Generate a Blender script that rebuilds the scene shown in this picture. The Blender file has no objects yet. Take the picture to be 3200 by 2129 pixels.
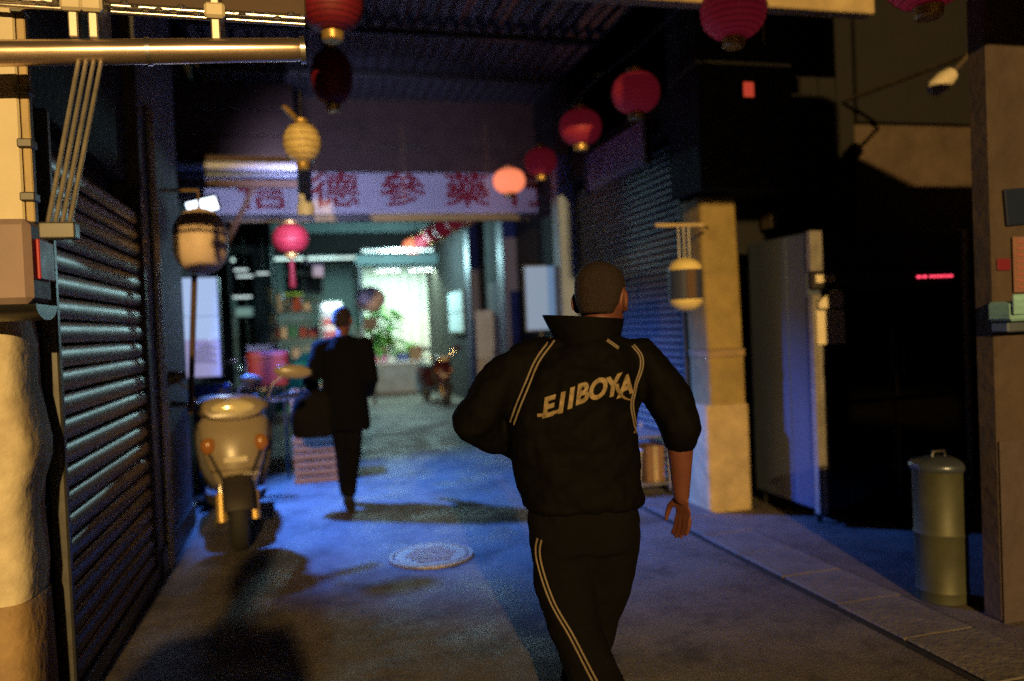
import bpy, bmesh, math, random
from mathutils import Vector, Matrix, Quaternion
from mathutils.bvhtree import BVHTree
R = math.radians
random.seed(7)
scene = bpy.context.scene
COL = scene.collection

# ------------------------------------------------------------------ camera
cam_data = bpy.data.cameras.new('camera')
cam = bpy.data.objects.new('camera', cam_data)
COL.objects.link(cam)
scene.camera = cam
cam_data.sensor_width = 36.0
cam_data.lens = 28.0
cam_data.clip_start = 0.05
cam_data.clip_end = 500.0
_yaw, _pitch, _roll = R(14.4), R(1.16), R(2.4)
_f = Vector((math.sin(_yaw)*math.cos(_pitch), math.cos(_yaw)*math.cos(_pitch), -math.sin(_pitch)))
_r0 = Vector((math.cos(_yaw), -math.sin(_yaw), 0.0))
_u0 = _r0.cross(_f)
_r = _r0*math.cos(_roll) - _u0*math.sin(_roll)
_u = _r0*math.sin(_roll) + _u0*math.cos(_roll)
_m = Matrix((_r, _u, -_f)).transposed().to_4x4()
_m.translation = Vector((0.0, 0.0, 1.5))
cam.matrix_world = _m
cam_data.dof.use_dof = True
cam_data.dof.focus_distance = 2.75
cam_data.dof.aperture_fstop = 1.0

# ------------------------------------------------------------------ night sky
world = bpy.data.worlds.new('World')
scene.world = world
world.use_nodes = True
_nt = world.node_tree
_bg = _nt.nodes['Background']
_sky = _nt.nodes.new('ShaderNodeTexSky')
_sky.sky_type = 'NISHITA'
_sky.sun_disc = False
_sky.sun_elevation = R(-4.0)
_sky.sun_rotation = R(200)
_nt.links.new(_sky.outputs['Color'], _bg.inputs['Color'])
_bg.inputs['Strength'].default_value = 0.012

scene.view_settings.view_transform = 'Standard'
scene.view_settings.look = 'None'
scene.view_settings.exposure = -0.35
scene.view_settings.gamma = 1.0
scene.view_settings.use_curve_mapping = False
scene.cycles.use_denoising = False
scene.cycles.max_bounces = 6
scene.cycles.diffuse_bounces = 3
scene.cycles.sample_clamp_indirect = 2.0
scene.cycles.caustics_reflective = False
scene.cycles.caustics_refractive = False

SODIUM = (1.0, 0.62, 0.21)
COLD = (0.06, 0.22, 1.0)
def lamp(name, kind, loc, energy, color, target=None, **kw):
    d = bpy.data.lights.new(name, kind)
    d.energy = energy
    d.color = color
    for k, v in kw.items():
        setattr(d, k, v)
    o = bpy.data.objects.new(name, d)
    COL.objects.link(o)
    o.location = loc
    if target is not None:
        o.rotation_euler = (Vector(target) - Vector(loc)).to_track_quat('-Z', 'Y').to_euler()
    return o
# sodium street lamp down the lane behind the camera
lamp('street_lamp_light', 'SPOT', (-1.4, -16.0, 5.42), 26000, SODIUM, (0.8, 5.0, 1.0), spot_size=R(75), spot_blend=0.4, shadow_soft_size=0.13)
# cold flood lamp on the left shop wall
lamp('flood_lamp_light', 'SPOT', (-0.80, 7.80, 2.66), 3000, COLD, (1.0, 7.2, 0.0), spot_size=R(88), spot_blend=0.7, shadow_soft_size=0.07)

lamp('pendant_light', 'SPOT', (0.04, 7.36, 2.50), 330, (0.55, 0.56, 1.0), (0.5, 10.2, 3.12), spot_size=R(100), spot_blend=0.75, shadow_soft_size=0.06)

# ------------------------------------------------------------------ materials
MATS = {}
def mat(name, color, rough=0.6, metal=0.0, nscale=0.0, namt=0.25, bump=0.0, bscale=None, emit=None, estr=0.0,
        color2=None, spec=None, stretch=None, trans=0.0, detail=6.0):
    if name in MATS:
        return MATS[name]
    m = bpy.data.materials.new(name)
    m.use_nodes = True
    nt = m.node_tree
    b = nt.nodes['Principled BSDF']
    b.inputs['Base Color'].default_value = (*color, 1)
    b.inputs['Roughness'].default_value = rough
    b.inputs['Metallic'].default_value = metal
    if spec is not None:
        b.inputs['Specular IOR Level'].default_value = spec
    if trans:
        b.inputs['Transmission Weight'].default_value = trans
    tc = nt.nodes.new('ShaderNodeTexCoord')
    mp = nt.nodes.new('ShaderNodeMapping')
    nt.links.new(tc.outputs['Object'], mp.inputs['Vector'])
    if stretch:
        mp.inputs['Scale'].default_value = stretch
    if nscale:
        n = nt.nodes.new('ShaderNodeTexNoise')
        n.inputs['Scale'].default_value = nscale
        n.inputs['Detail'].default_value = detail
        n.inputs['Roughness'].default_value = 0.65
        nt.links.new(mp.outputs['Vector'], n.inputs['Vector'])
        ramp = nt.nodes.new('ShaderNodeValToRGB')
        ramp.color_ramp.elements[0].position = 0.32
        ramp.color_ramp.elements[1].position = 0.68
        c2 = color2 if color2 else tuple(c*(1-namt) for c in color)
        ramp.color_ramp.elements[0].color = (*c2, 1)
        ramp.color_ramp.elements[1].color = (*(min(1, c*(1+0.3*namt)) for c in color), 1)
        nt.links.new(n.outputs['Fac'], ramp.inputs['Fac'])
        nt.links.new(ramp.outputs['Color'], b.inputs['Base Color'])
        rr = nt.nodes.new('ShaderNodeMapRange')
        rr.inputs['To Min'].default_value = max(0.03, rough-0.12)
        rr.inputs['To Max'].default_value = min(1.0, rough+0.12)
        nt.links.new(n.outputs['Fac'], rr.inputs['Value'])
        nt.links.new(rr.outputs['Result'], b.inputs['Roughness'])
    if bump:
        n2 = nt.nodes.new('ShaderNodeTexNoise')
        n2.inputs['Scale'].default_value = bscale or 30.0
        n2.inputs['Detail'].default_value = 5.0
        nt.links.new(mp.outputs['Vector'], n2.inputs['Vector'])
        bp = nt.nodes.new('ShaderNodeBump')
        bp.inputs['Strength'].default_value = bump
        bp.inputs['Distance'].default_value = 0.02
        nt.links.new(n2.outputs['Fac'], bp.inputs['Height'])
        nt.links.new(bp.outputs['Normal'], b.inputs['Normal'])
    if emit:
        b.inputs['Emission Color'].default_value = (*emit, 1)
        b.inputs['Emission Strength'].default_value = estr
    MATS[name] = m
    return m

M_ground = mat('worn_concrete', (0.18, 0.16, 0.15), 0.72, nscale=1.3, namt=0.55, bump=0.5, bscale=14)
def ground_mat():
    m = bpy.data.materials.new('worn_lane_floor'); m.use_nodes = True
    nt = m.node_tree; b = nt.nodes['Principled BSDF']; L = nt.links.new
    tc = nt.nodes.new('ShaderNodeTexCoord')
    def noise(sc, det=6.0, rough=0.6):
        n = nt.nodes.new('ShaderNodeTexNoise'); n.inputs['Scale'].default_value = sc; n.inputs['Detail'].default_value = det; n.inputs['Roughness'].default_value = rough
        L(tc.outputs['Object'], n.inputs['Vector']); return n.outputs['Fac']
    def ramp(v, p0, p1, c0, c1):
        r = nt.nodes.new('ShaderNodeValToRGB'); r.color_ramp.elements[0].position = p0; r.color_ramp.elements[1].position = p1
        r.color_ramp.elements[0].color = (*c0, 1); r.color_ramp.elements[1].color = (*c1, 1); L(v, r.inputs['Fac']); return r.outputs['Color']
    def mul(a, c, f=1.0):
        x = nt.nodes.new('ShaderNodeMix'); x.data_type = 'RGBA'; x.blend_type = 'MULTIPLY'; x.inputs['Factor'].default_value = f
        L(a, x.inputs[6]); L(c, x.inputs[7]); return x.outputs[2]
    base = ramp(noise(0.9, 8, 0.7), 0.30, 0.70, (0.075, 0.065, 0.060), (0.215, 0.19, 0.175))
    stain = ramp(noise(2.6, 5, 0.75), 0.36, 0.50, (0.45, 0.42, 0.42), (1, 1, 1))
    speck = ramp(noise(140, 3, 0.8), 0.40, 0.62, (0.55, 0.55, 0.55), (1.25, 1.22, 1.2))
    vo = nt.nodes.new('ShaderNodeTexVoronoi'); vo.feature = 'DISTANCE_TO_EDGE'; vo.inputs['Scale'].default_value = 0.75
    dn = nt.nodes.new('ShaderNodeTexNoise'); dn.inputs['Scale'].default_value = 3.0; dn.inputs['Detail'].default_value = 5
    ad = nt.nodes.new('ShaderNodeMix'); ad.data_type = 'RGBA'; ad.blend_type = 'LINEAR_LIGHT'; ad.inputs['Factor'].default_value = 0.18
    L(tc.outputs['Object'], dn.inputs['Vector']); L(tc.outputs['Object'], ad.inputs[6]); L(dn.outputs['Color'], ad.inputs[7]); L(ad.outputs[2], vo.inputs['Vector'])
    crack = ramp(vo.outputs['Distance'], 0.004, 0.014, (0.35, 0.33, 0.32), (1, 1, 1))
    L(mul(mul(mul(base, stain, 0.95), speck, 1.0), crack, 0.25), b.inputs['Base Color'])
    rr = ramp(noise(1.7, 6, 0.7), 0.35, 0.65, (0.42, 0.42, 0.42), (0.85, 0.85, 0.85)); L(rr, b.inputs['Roughness'])
    bp = nt.nodes.new('ShaderNodeBump'); bp.inputs['Strength'].default_value = 0.6; bp.inputs['Distance'].default_value = 0.012
    hsum = nt.nodes.new('ShaderNodeMath'); hsum.operation = 'ADD'; L(noise(9, 8, 0.7), hsum.inputs[0]); L(noise(70, 3, 0.7), hsum.inputs[1])
    L(hsum.outputs[0], bp.inputs['Height']); L(bp.outputs['Normal'], b.inputs['Normal'])
    return m
M_ground = ground_mat()
M_slab = mat('drain_concrete', (0.165, 0.145, 0.13), 0.75, nscale=5, namt=0.4, bump=0.5, bscale=40)
M_iron = mat('cast_iron', (0.27, 0.25, 0.23), 0.45, 0.3, nscale=20, namt=0.3, bump=0.3, bscale=60)
M_plaster = mat('cream_plaster', (0.72, 0.64, 0.47), 0.8, nscale=3.5, namt=0.35, bump=0.6, bscale=12, color2=(0.42, 0.35, 0.24))
M_dado = mat('ochre_dado', (0.36, 0.24, 0.12), 0.7, nscale=5, namt=0.4, bump=0.5, bscale=20)
M_panel = mat('cream_panel', (0.66, 0.58, 0.42), 0.5, nscale=6, namt=0.16)
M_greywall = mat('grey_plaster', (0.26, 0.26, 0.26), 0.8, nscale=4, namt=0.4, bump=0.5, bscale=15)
M_darkwall = mat('shade_dark_wall', (0.011, 0.010, 0.011), 0.85, nscale=3, namt=0.4, bump=0.4, bscale=18)  # near black: shade on unlit walls is put into this colour
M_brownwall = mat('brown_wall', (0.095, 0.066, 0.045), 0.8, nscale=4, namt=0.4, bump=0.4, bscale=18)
M_shutter = mat('grey_shutter_paint', (0.14, 0.088, 0.06), 0.40, 0.40, nscale=7, namt=0.4, stretch=(1, 0.2, 1))
M_shutter2 = mat('blue_grey_shutter_paint', (0.13, 0.14, 0.17), 0.40, 0.35, nscale=7, namt=0.35, stretch=(1, 0.2, 1))
M_rail = mat('dark_steel', (0.10, 0.10, 0.10), 0.45, 0.6, nscale=10, namt=0.3)
M_brass = mat('brass', (0.75, 0.5, 0.2), 0.3, 0.9)
M_mauve = mat('mauve_enamel', (0.30, 0.22, 0.22), 0.6, nscale=8, namt=0.2)
M_red = mat('red_enamel', (0.45, 0.03, 0.05), 0.5, nscale=9, namt=0.2)
M_chrome = mat('polished_steel', (0.74, 0.70, 0.66), 0.24, 0.95, nscale=12, namt=0.15)
M_bronze = mat('brushed_awning_metal', (0.78, 0.62, 0.50), 0.25, 0.9, nscale=10, namt=0.25, stretch=(0.2, 1, 1))
M_steelside = mat('stainless_sheet', (0.12, 0.155, 0.23), 0.45, 0.45, nscale=5, namt=0.15, stretch=(1, 1, 0.1))
M_alum = mat('aluminium', (0.45, 0.42, 0.38), 0.45, 0.7, nscale=9, namt=0.2)
M_black = mat('black_plastic', (0.012, 0.012, 0.013), 0.4)
M_rubber = mat('tyre_rubber', (0.015, 0.015, 0.015), 0.8)
M_glassdark = mat('dark_glass', (0.008, 0.008, 0.01), 0.08)
M_brown = mat('brown_board', (0.085, 0.050, 0.036), 0.7, nscale=4, namt=0.35, bump=0.2, bscale=20)
M_beam = mat('yellow_beam_paint', (0.50, 0.38, 0.20), 0.6, nscale=5, namt=0.3, bump=0.2, bscale=20)
M_roof = mat('dark_roof_sheet', (0.07, 0.075, 0.09), 0.35, 0.3, nscale=3, namt=0.3)
M_banner = mat('white_banner', (0.58, 0.58, 0.66), 0.5, nscale=2.5, namt=0.18)
M_redletter = mat('red_lettering', (0.26, 0.006, 0.02), 0.5)
M_purple = mat('purple_sign_face', (0.34, 0.20, 0.32), 0.5, nscale=5, namt=0.25)
M_lantern = mat('red_lantern_glow_paper', (0.38, 0.025, 0.05), 0.6, nscale=14, namt=0.3, emit=(0.7, 0.03, 0.07), estr=0.11)  # faint emission stands in for light on the unlit lanterns
M_lanterndim = mat('deep_red_lantern_paper', (0.22, 0.010, 0.028), 0.6, nscale=14, namt=0.2)
M_gold = mat('gold_trim', (0.62, 0.42, 0.14), 0.4, 0.5, nscale=20, namt=0.3)
M_goldpaper = mat('gold_lantern_paper', (0.92, 0.72, 0.32), 0.5, nscale=14, namt=0.35)
M_globe = mat('cream_globe', (0.80, 0.62, 0.46), 0.55, nscale=6, namt=0.15)
M_globeY = mat('yellow_globe', (0.90, 0.72, 0.30), 0.55, nscale=6, namt=0.15)
M_band = mat('grey_band', (0.22, 0.22, 0.25), 0.6)
M_navy = mat('navy_band', (0.04, 0.05, 0.10), 0.6)
M_brownband = mat('brown_core', (0.10, 0.055, 0.035), 0.7)
M_bluepaint = mat('blue_paint', (0.035, 0.05, 0.14), 0.5, nscale=4, namt=0.3)
M_whitewall = mat('white_wall', (0.70, 0.72, 0.72), 0.7, nscale=3, namt=0.18)
M_tealwall = mat('teal_wall', (0.16, 0.24, 0.24), 0.6, nscale=3, namt=0.3)
M_white = mat('white_plastic', (0.75, 0.75, 0.75), 0.45, nscale=10, namt=0.1)
M_paper = mat('cream_paper', (0.80, 0.70, 0.50), 0.7, nscale=15, namt=0.08)
M_jacket = mat('black_nylon', (0.0032, 0.0030, 0.0034), 0.75, bump=0.15, bscale=60, nscale=25, namt=0.3, spec=0.06)
M_pants = mat('black_cotton', (0.005, 0.0045, 0.005), 0.9, spec=0.06, bump=0.25, bscale=90)
M_piping = mat('beige_piping', (0.17, 0.135, 0.10), 0.7)
M_print = mat('cream_print', (0.25, 0.18, 0.09), 0.7, nscale=60, namt=0.6)
M_skin = mat('skin', (0.13, 0.045, 0.034), 0.55, nscale=12, namt=0.2)
M_hair = mat('cropped_hair', (0.016, 0.006, 0.005), 0.7, nscale=160, namt=0.6, bump=0.6, bscale=220)
M_eye = mat('eye_white', (0.6, 0.58, 0.55), 0.3)
M_shoe = mat('dark_shoe', (0.02, 0.02, 0.022), 0.3)
M_coat = mat('dark_coat', (0.0032, 0.0032, 0.005), 0.9, spec=0.06, bump=0.3, bscale=60)
M_bag = mat('dark_bag', (0.006, 0.005, 0.005), 0.85, spec=0.1, nscale=10, namt=0.3)
M_scoot = mat('cream_scooter_paint', (0.28, 0.23, 0.16), 0.32, nscale=5, namt=0.12)
M_scootdark = mat('dark_scooter_plastic', (0.035, 0.03, 0.03), 0.5, nscale=8, namt=0.2)
M_lens = mat('headlight_lens', (0.85, 0.75, 0.45), 0.12, 0.3)
M_orange = mat('orange_lens', (0.30, 0.12, 0.03), 0.2)
M_seat = mat('black_vinyl', (0.02, 0.02, 0.02), 0.45)
M_olive = mat('olive_barrel_paint', (0.065, 0.07, 0.042), 0.55, 0.2, nscale=6, namt=0.3)
M_lid = mat('blue_grey_lid', (0.09, 0.11, 0.15), 0.3, 0.5, nscale=9, namt=0.2)
M_tealcloth = mat('teal_tarp', (0.01, 0.28, 0.22), 0.5, nscale=5, namt=0.2)
M_redbox = mat('red_plastic', (0.36, 0.05, 0.06), 0.5, nscale=6, namt=0.2)
M_crate = mat('brown_crate', (0.24, 0.13, 0.06), 0.7, nscale=9, namt=0.3, stretch=(1, 1, 6))
M_bluecrate = mat('blue_crate', (0.06, 0.09, 0.28), 0.5, nscale=7, namt=0.2)
M_olivecloth = mat('olive_awning_cloth', (0.16, 0.15, 0.03), 0.7, nscale=6, namt=0.2)
M_pink = mat('pink_box', (0.62, 0.14, 0.42), 0.5)
M_leaf = mat('leaf_green', (0.10, 0.34, 0.05), 0.5, nscale=8, namt=0.4)
M_leafd = mat('leaf_dark_green', (0.06, 0.20, 0.05), 0.5, nscale=8, namt=0.4)
M_pot = mat('clay_pot', (0.30, 0.16, 0.10), 0.7, nscale=6, namt=0.3)
M_stem = mat('stem', (0.10, 0.14, 0.05), 0.7)
M_wire = mat('black_wire', (0.02, 0.02, 0.02), 0.6)
M_bluesign = mat('dark_blue_sign', (0.012, 0.02, 0.055), 0.4)
M_cyan = mat('pale_cyan_sheet', (0.25, 0.50, 0.55), 0.5, nscale=6, namt=0.35, stretch=(1, 1, 8))
M_pinkplaster = mat('stained_plaster', (0.075, 0.052, 0.042), 0.8, nscale=3, namt=0.4, bump=0.5, bscale=15)
E_lit = mat('lit_lantern', (0.8, 0.2, 0.1), 0.6, emit=(1.0, 0.26, 0.12), estr=1.5)
E_core = mat('lantern_bulb', (1, 1, 1), 0.6, emit=(1.0, 0.5, 0.25), estr=6.0)
E_box = mat('lightbox_face', (0.8, 0.8, 0.9), 0.4, emit=(0.50, 0.66, 1.0), estr=0.95)
E_boxlow = mat('lightbox_lilac', (0.8, 0.8, 0.9), 0.4, emit=(0.50, 0.46, 0.80), estr=0.75)
E_flood = mat('flood_lens', (1, 1, 1), 0.3, emit=(0.75, 0.88, 1.0), estr=5.0)
E_tube = mat('fluorescent_tube', (1, 1, 1), 0.3, emit=(0.72, 1.0, 0.92), estr=2.2)
E_small = mat('small_tube', (1, 1, 1), 0.3, emit=(0.80, 1.0, 0.98), estr=1.6)
E_red = mat('red_digit', (0.3, 0, 0), 0.3, emit=(1.0, 0.06, 0.12), estr=3.0)
E_redsign = mat('red_light_sign', (0.5, 0.05, 0.02), 0.5, emit=(1.0, 0.10, 0.05), estr=0.55, nscale=30, namt=0.4)
E_winw = mat('lit_window', (0.5, 0.6, 0.6), 0.4, emit=(0.45, 0.80, 0.70), estr=0.40)
E_tail = mat('tail_lamp', (0.5, 0, 0), 0.3, emit=(1.0, 0.15, 0.12), estr=1.8)
E_vend = mat('vending_header', (1, 1, 1), 0.3, emit=(0.75, 0.85, 1.0), estr=2.6)
E_vendlow = mat('vending_face', (0.8, 0.7, 0.75), 0.4, emit=(0.60, 0.50, 0.68), estr=0.5)
E_vendred = mat('vending_red', (0.5, 0.1, 0.12), 0.4, emit=(0.6, 0.12, 0.16), estr=0.35)
E_sodium = mat('sodium_lens', (1, 0.8, 0.5), 0.3, emit=(1.0, 0.6, 0.2), estr=30.0)

# ------------------------------------------------------------------ mesh builder
class G:
    def __init__(self):
        self.v = []; self.f = []
    def _add(self, vs, fs):
        n = len(self.v)
        self.v += [Vector(p) for p in vs]
        self.f += [tuple(i+n for i in q) for q in fs]
        return self
    def box(self, x0, x1, y0, y1, z0, z1, b=0.0, M=None):
        b = min(b, 0.45*abs(x1-x0), 0.45*abs(y1-y0), 0.45*abs(z1-z0))
        c = Vector(((x0+x1)/2, (y0+y1)/2, (z0+z1)/2)); h = Vector((abs(x1-x0)/2, abs(y1-y0)/2, abs(z1-z0)/2))
        S = [(sx, sy, sz) for sx in (-1, 1) for sy in (-1, 1) for sz in (-1, 1)]
        if b <= 0:
            vs = [c+Vector((s[0]*h.x, s[1]*h.y, s[2]*h.z)) for s in S]
            fs = [(0,1,3,2),(4,6,7,5),(0,4,5,1),(2,3,7,6),(0,2,6,4),(1,5,7,3)]
        else:
            vs = []; idx = {}
            for s in S:
                for a in range(3):
                    p = Vector((s[0]*(h.x-b), s[1]*(h.y-b), s[2]*(h.z-b)))
                    p[a] = s[a]*h[a]
                    idx[(s, a)] = len(vs); vs.append(c+p)
            fs = []
            for a in range(3):
                o1, o2 = [k for k in range(3) if k != a]
                for sg in (-1, 1):
                    q = []
                    for (p1, p2) in ((-1,-1),(1,-1),(1,1),(-1,1)):
                        s = [0,0,0]; s[a] = sg; s[o1] = p1; s[o2] = p2
                        q.append(idx[(tuple(s), a)])
                    fs.append(tuple(q))
                for p1 in (-1, 1):
                    for p2 in (-1, 1):
                        s1 = [0,0,0]; s1[a] = -1; s1[o1] = p1; s1[o2] = p2
                        s2 = list(s1); s2[a] = 1
                        fs.append((idx[(tuple(s1), o1)], idx[(tuple(s2), o1)], idx[(tuple(s2), o2)], idx[(tuple(s1), o2)]))
            for s in S:
                fs.append((idx[(s, 0)], idx[(s, 1)], idx[(s, 2)]))
        if M is not None:
            vs = [M @ Vector(p) for p in vs]
        return self._add(vs, fs)
    def cyl(self, p0, p1, r0, r1=None, n=14, cap=True):
        r1 = r0 if r1 is None else r1
        return self.tube([p0, p1], [r0, r1], n, cap)
    def tube(self, pts, rad, n=12, cap=True, closed=False, sx=1.0):
        pts = [Vector(p) for p in pts]
        if not isinstance(rad, (list, tuple)):
            rad = [rad]*len(pts)
        rings = []
        t = (pts[1]-pts[0]).normalized()
        ref = Vector((0, 0, 1)) if abs(t.z) < 0.9 else Vector((1, 0, 0))
        a = t.cross(ref).normalized()
        for i, p in enumerate(pts):
            if closed:
                tt = (pts[(i+1) % len(pts)]-pts[i-1]).normalized()
            elif i == 0: tt = (pts[1]-pts[0]).normalized()
            elif i == len(pts)-1: tt = (pts[-1]-pts[-2]).normalized()
            else: tt = (pts[i+1]-pts[i-1]).normalized()
            a = (a - tt*a.dot(tt))
            a = a.normalized() if a.length > 1e-6 else tt.orthogonal().normalized()
            bb = tt.cross(a)
            rings.append([p + (a*math.cos(2*math.pi*k/n)*sx + bb*math.sin(2*math.pi*k/n))*rad[i] for k in range(n)])
        return self.loft(rings, cap and not closed, closed)
    def loft(self, rings, cap=True, closed=False):
        n = len(rings[0]); vs = [p for rg in rings for p in rg]; fs = []
        m = len(rings)
        for i in range(m if closed else m-1):
            j = (i+1) % m
            for k in range(n):
                fs.append((i*n+k, i*n+(k+1) % n, j*n+(k+1) % n, j*n+k))
        if cap:
            fs.append(tuple(range(n-1, -1, -1))); fs.append(tuple((m-1)*n+k for k in range(n)))
        return self._add(vs, fs)
    def lathe(self, prof, c=(0, 0, 0), n=24, cap=True):
        c = Vector(c)
        return self.loft([[c+Vector((r*math.cos(2*math.pi*k/n), r*math.sin(2*math.pi*k/n), z)) for k in range(n)] for r, z in prof], cap)
    def ell(self, c, rx, ry, rz, n=16, m=10, M=None):
        c = Vector(c); rings = []
        for i in range(1, m):
            th = math.pi*i/m
            rg = [Vector((rx*math.sin(th)*math.cos(2*math.pi*k/n), ry*math.sin(th)*math.sin(2*math.pi*k/n), -rz*math.cos(th))) for k in range(n)]
            rings.append([c + (M @ p if M is not None else p) for p in rg])
        return self.loft(rings, True)
    def limb(self, pts, rad, n=16):
        """tapered limb with rounded ends"""
        pts = [Vector(p) for p in pts]; rad = list(rad)
        def ends(p, q, r):
            d = (p-q).normalized()
            return [(p+d*r*math.sin(a), max(r*math.cos(a), r*0.08)) for a in (R(40), R(70), R(88))]
        st = ends(pts[0], pts[1], rad[0])[::-1]; en = ends(pts[-1], pts[-2], rad[-1])
        # subdivide path smoothly
        P = [s[0] for s in st]; Q = [s[1] for s in st]
        for i in range(len(pts)-1):
            for k in range(4):
                t = k/4; P.append(pts[i].lerp(pts[i+1], t)); Q.append(rad[i]*(1-t)+rad[i+1]*t)
        P.append(pts[-1]); Q.append(rad[-1])
        P += [s[0] for s in en]; Q += [s[1] for s in en]
        return self.tube(P, Q, n)
    def rings(self, data, n=20, p=2.0):
        """stack of super-ellipses: (z, cx, cy, rx, ry)"""
        rg = []
        for z, cx, cy, rx, ry in data:
            ring = []
            for k in range(n):
                a = 2*math.pi*k/n; ca, sa = math.cos(a), math.sin(a)
                ring.append(Vector((cx+rx*math.copysign(abs(ca)**(2/p), ca), cy+ry*math.copysign(abs(sa)**(2/p), sa), z)))
            rg.append(ring)
        return self.loft(rg, True)
    def mesh(self, name, smooth=False, auto=None):
        me = bpy.data.meshes.new(name)
        bm = bmesh.new()
        vs = [bm.verts.new(p) for p in self.v]
        for q in self.f:
            try: bm.faces.new([vs[i] for i in q])
            except ValueError: pass
        bmesh.ops.recalc_face_normals(bm, faces=bm.faces)
        bm.to_mesh(me); bm.free()
        if smooth:
            for p in me.polygons: p.use_smooth = True
            if auto:
                me.set_sharp_from_angle(angle=R(auto))
        return me
    def obj(self, name, m, parent=None, smooth=False, auto=40, loc=None, rot=None):
        me = self.mesh(name, smooth, auto)
        me.materials.append(m)
        return link(name, me, parent, loc, rot)

def link(name, me, parent=None, loc=None, rot=None):
    o = bpy.data.objects.new(name, me)
    COL.objects.link(o)
    if parent is not None: o.parent = parent
    if loc is not None: o.location = loc
    if rot is not None: o.rotation_euler = rot
    return o
def tag(o, label, cat, group=None):
    o['label'] = label; o['category'] = cat
    if group: o['group'] = group
    return o
def thing(name, label, cat, loc=(0, 0, 0), rz=0.0, group=None):
    o = bpy.data.objects.new(name, None)
    COL.objects.link(o); o.location = loc; o.rotation_euler = (0, 0, rz); o.empty_display_size = 0.2
    return tag(o, label, cat, group)
def struct(o):
    o['kind'] = 'structure'; return o
def copy_tree(o, parent=None):
    c = o.copy(); COL.objects.link(c)
    if parent is not None: c.parent = parent
    for ch in [x for x in o.children]:
        copy_tree(ch, c)
    return c
def bx(name, m, parent, *dims, b=0.008):
    return G().box(*dims, b=b).obj(name, m, parent)
def text_mesh(body, size, m, name, parent, M, extrude=0.004, bold=0.0, shear=0.0):
    cu = bpy.data.curves.new('lettering', 'FONT')
    cu.body = body; cu.size = size; cu.extrude = extrude; cu.offset = bold; cu.shear = shear
    cu.align_x = 'CENTER'; cu.align_y = 'CENTER'
    t = bpy.data.objects.new('lettering', cu); COL.objects.link(t)
    dg = bpy.context.evaluated_depsgraph_get()
    me = bpy.data.meshes.new_from_object(t.evaluated_get(dg))
    bpy.data.objects.remove(t); bpy.data.curves.remove(cu)
    me.transform(M); me.materials.clear(); me.materials.append(m)
    return link(name, me, parent)
def voxel(g, size, smooth_it=6, folds=0.0, fscale=0.12):
    """fuse overlapping shapes into one continuous skin"""
    me = g.mesh('shape')
    o = link('shape', me)
    md = o.modifiers.new('r', 'REMESH'); md.mode = 'VOXEL'; md.voxel_size = size; md.use_smooth_shade = True
    sm = o.modifiers.new('s', 'SMOOTH'); sm.factor = 0.5; sm.iterations = smooth_it
    if folds:
        tx = bpy.data.textures.new('folds', 'CLOUDS'); tx.noise_scale = fscale; tx.noise_depth = 2
        dp = o.modifiers.new('d', 'DISPLACE'); dp.texture = tx; dp.strength = folds; dp.mid_level = 0.5
        dp.texture_coords = 'LOCAL'
    dg = bpy.context.evaluated_depsgraph_get()
    out = bpy.data.meshes.new_from_object(o.evaluated_get(dg))
    bpy.data.objects.remove(o)
    return out
def mesh_obj(name, me, m, parent):
    me.materials.clear(); me.materials.append(m)
    for p in me.polygons: p.use_smooth = True; p.material_index = 0
    return link(name, me, parent)

# ================================================================== SETTING
ground = struct(G()._add([(-120, -120, 0), (120, -120, 0), (120, 160, 0), (-120, 160, 0)], [(0, 1, 2, 3)]).obj('ground', M_ground))
# covered drain along the right shopfronts: a row of concrete cover slabs
drain = struct(G().box(2.50, 2.94, 0.6, 10.0, 0.003, 0.006).obj('drain', M_darkwall))
_slab = G().box(0, 0.38, 0, 0.467, 0.0, 0.014, b=0.006).mesh('drain_cover'); _slab.materials.append(M_slab)
for i in range(20):
    y = 0.65 + i*0.47
    s = link('drain_cover', _slab, drain, (2.53+random.uniform(-0.008, 0.008), y, 0.007+random.uniform(0, 0.003)), (0, 0, R(random.uniform(-0.4, 0.4))))

mh = thing('manhole_cover', 'round pale iron manhole cover set in the lane floor', 'manhole cover', (0.72, 5.18, 0.004))
G().lathe([(0.0, 0.0), (0.235, 0.0), (0.24, 0.006), (0.235, 0.012), (0.01, 0.014)], n=40).obj('lid', M_iron, mh, True)
G().loft([[Vector((r*math.cos(2*math.pi*k/40), r*math.sin(2*math.pi*k/40), z)) for k in range(40)] for r, z in ((0.25, 0.0), (0.25, 0.012), (0.275, 0.012), (0.28, 0.0))], False).obj('frame_ring', M_iron, mh)
for i in range(5):
    bx('rib', M_iron, mh, -0.17+abs(i-2)*0.03, 0.17-abs(i-2)*0.03, -0.15+i*0.07, -0.12+i*0.07, 0.013, 0.019, b=0.003)

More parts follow.
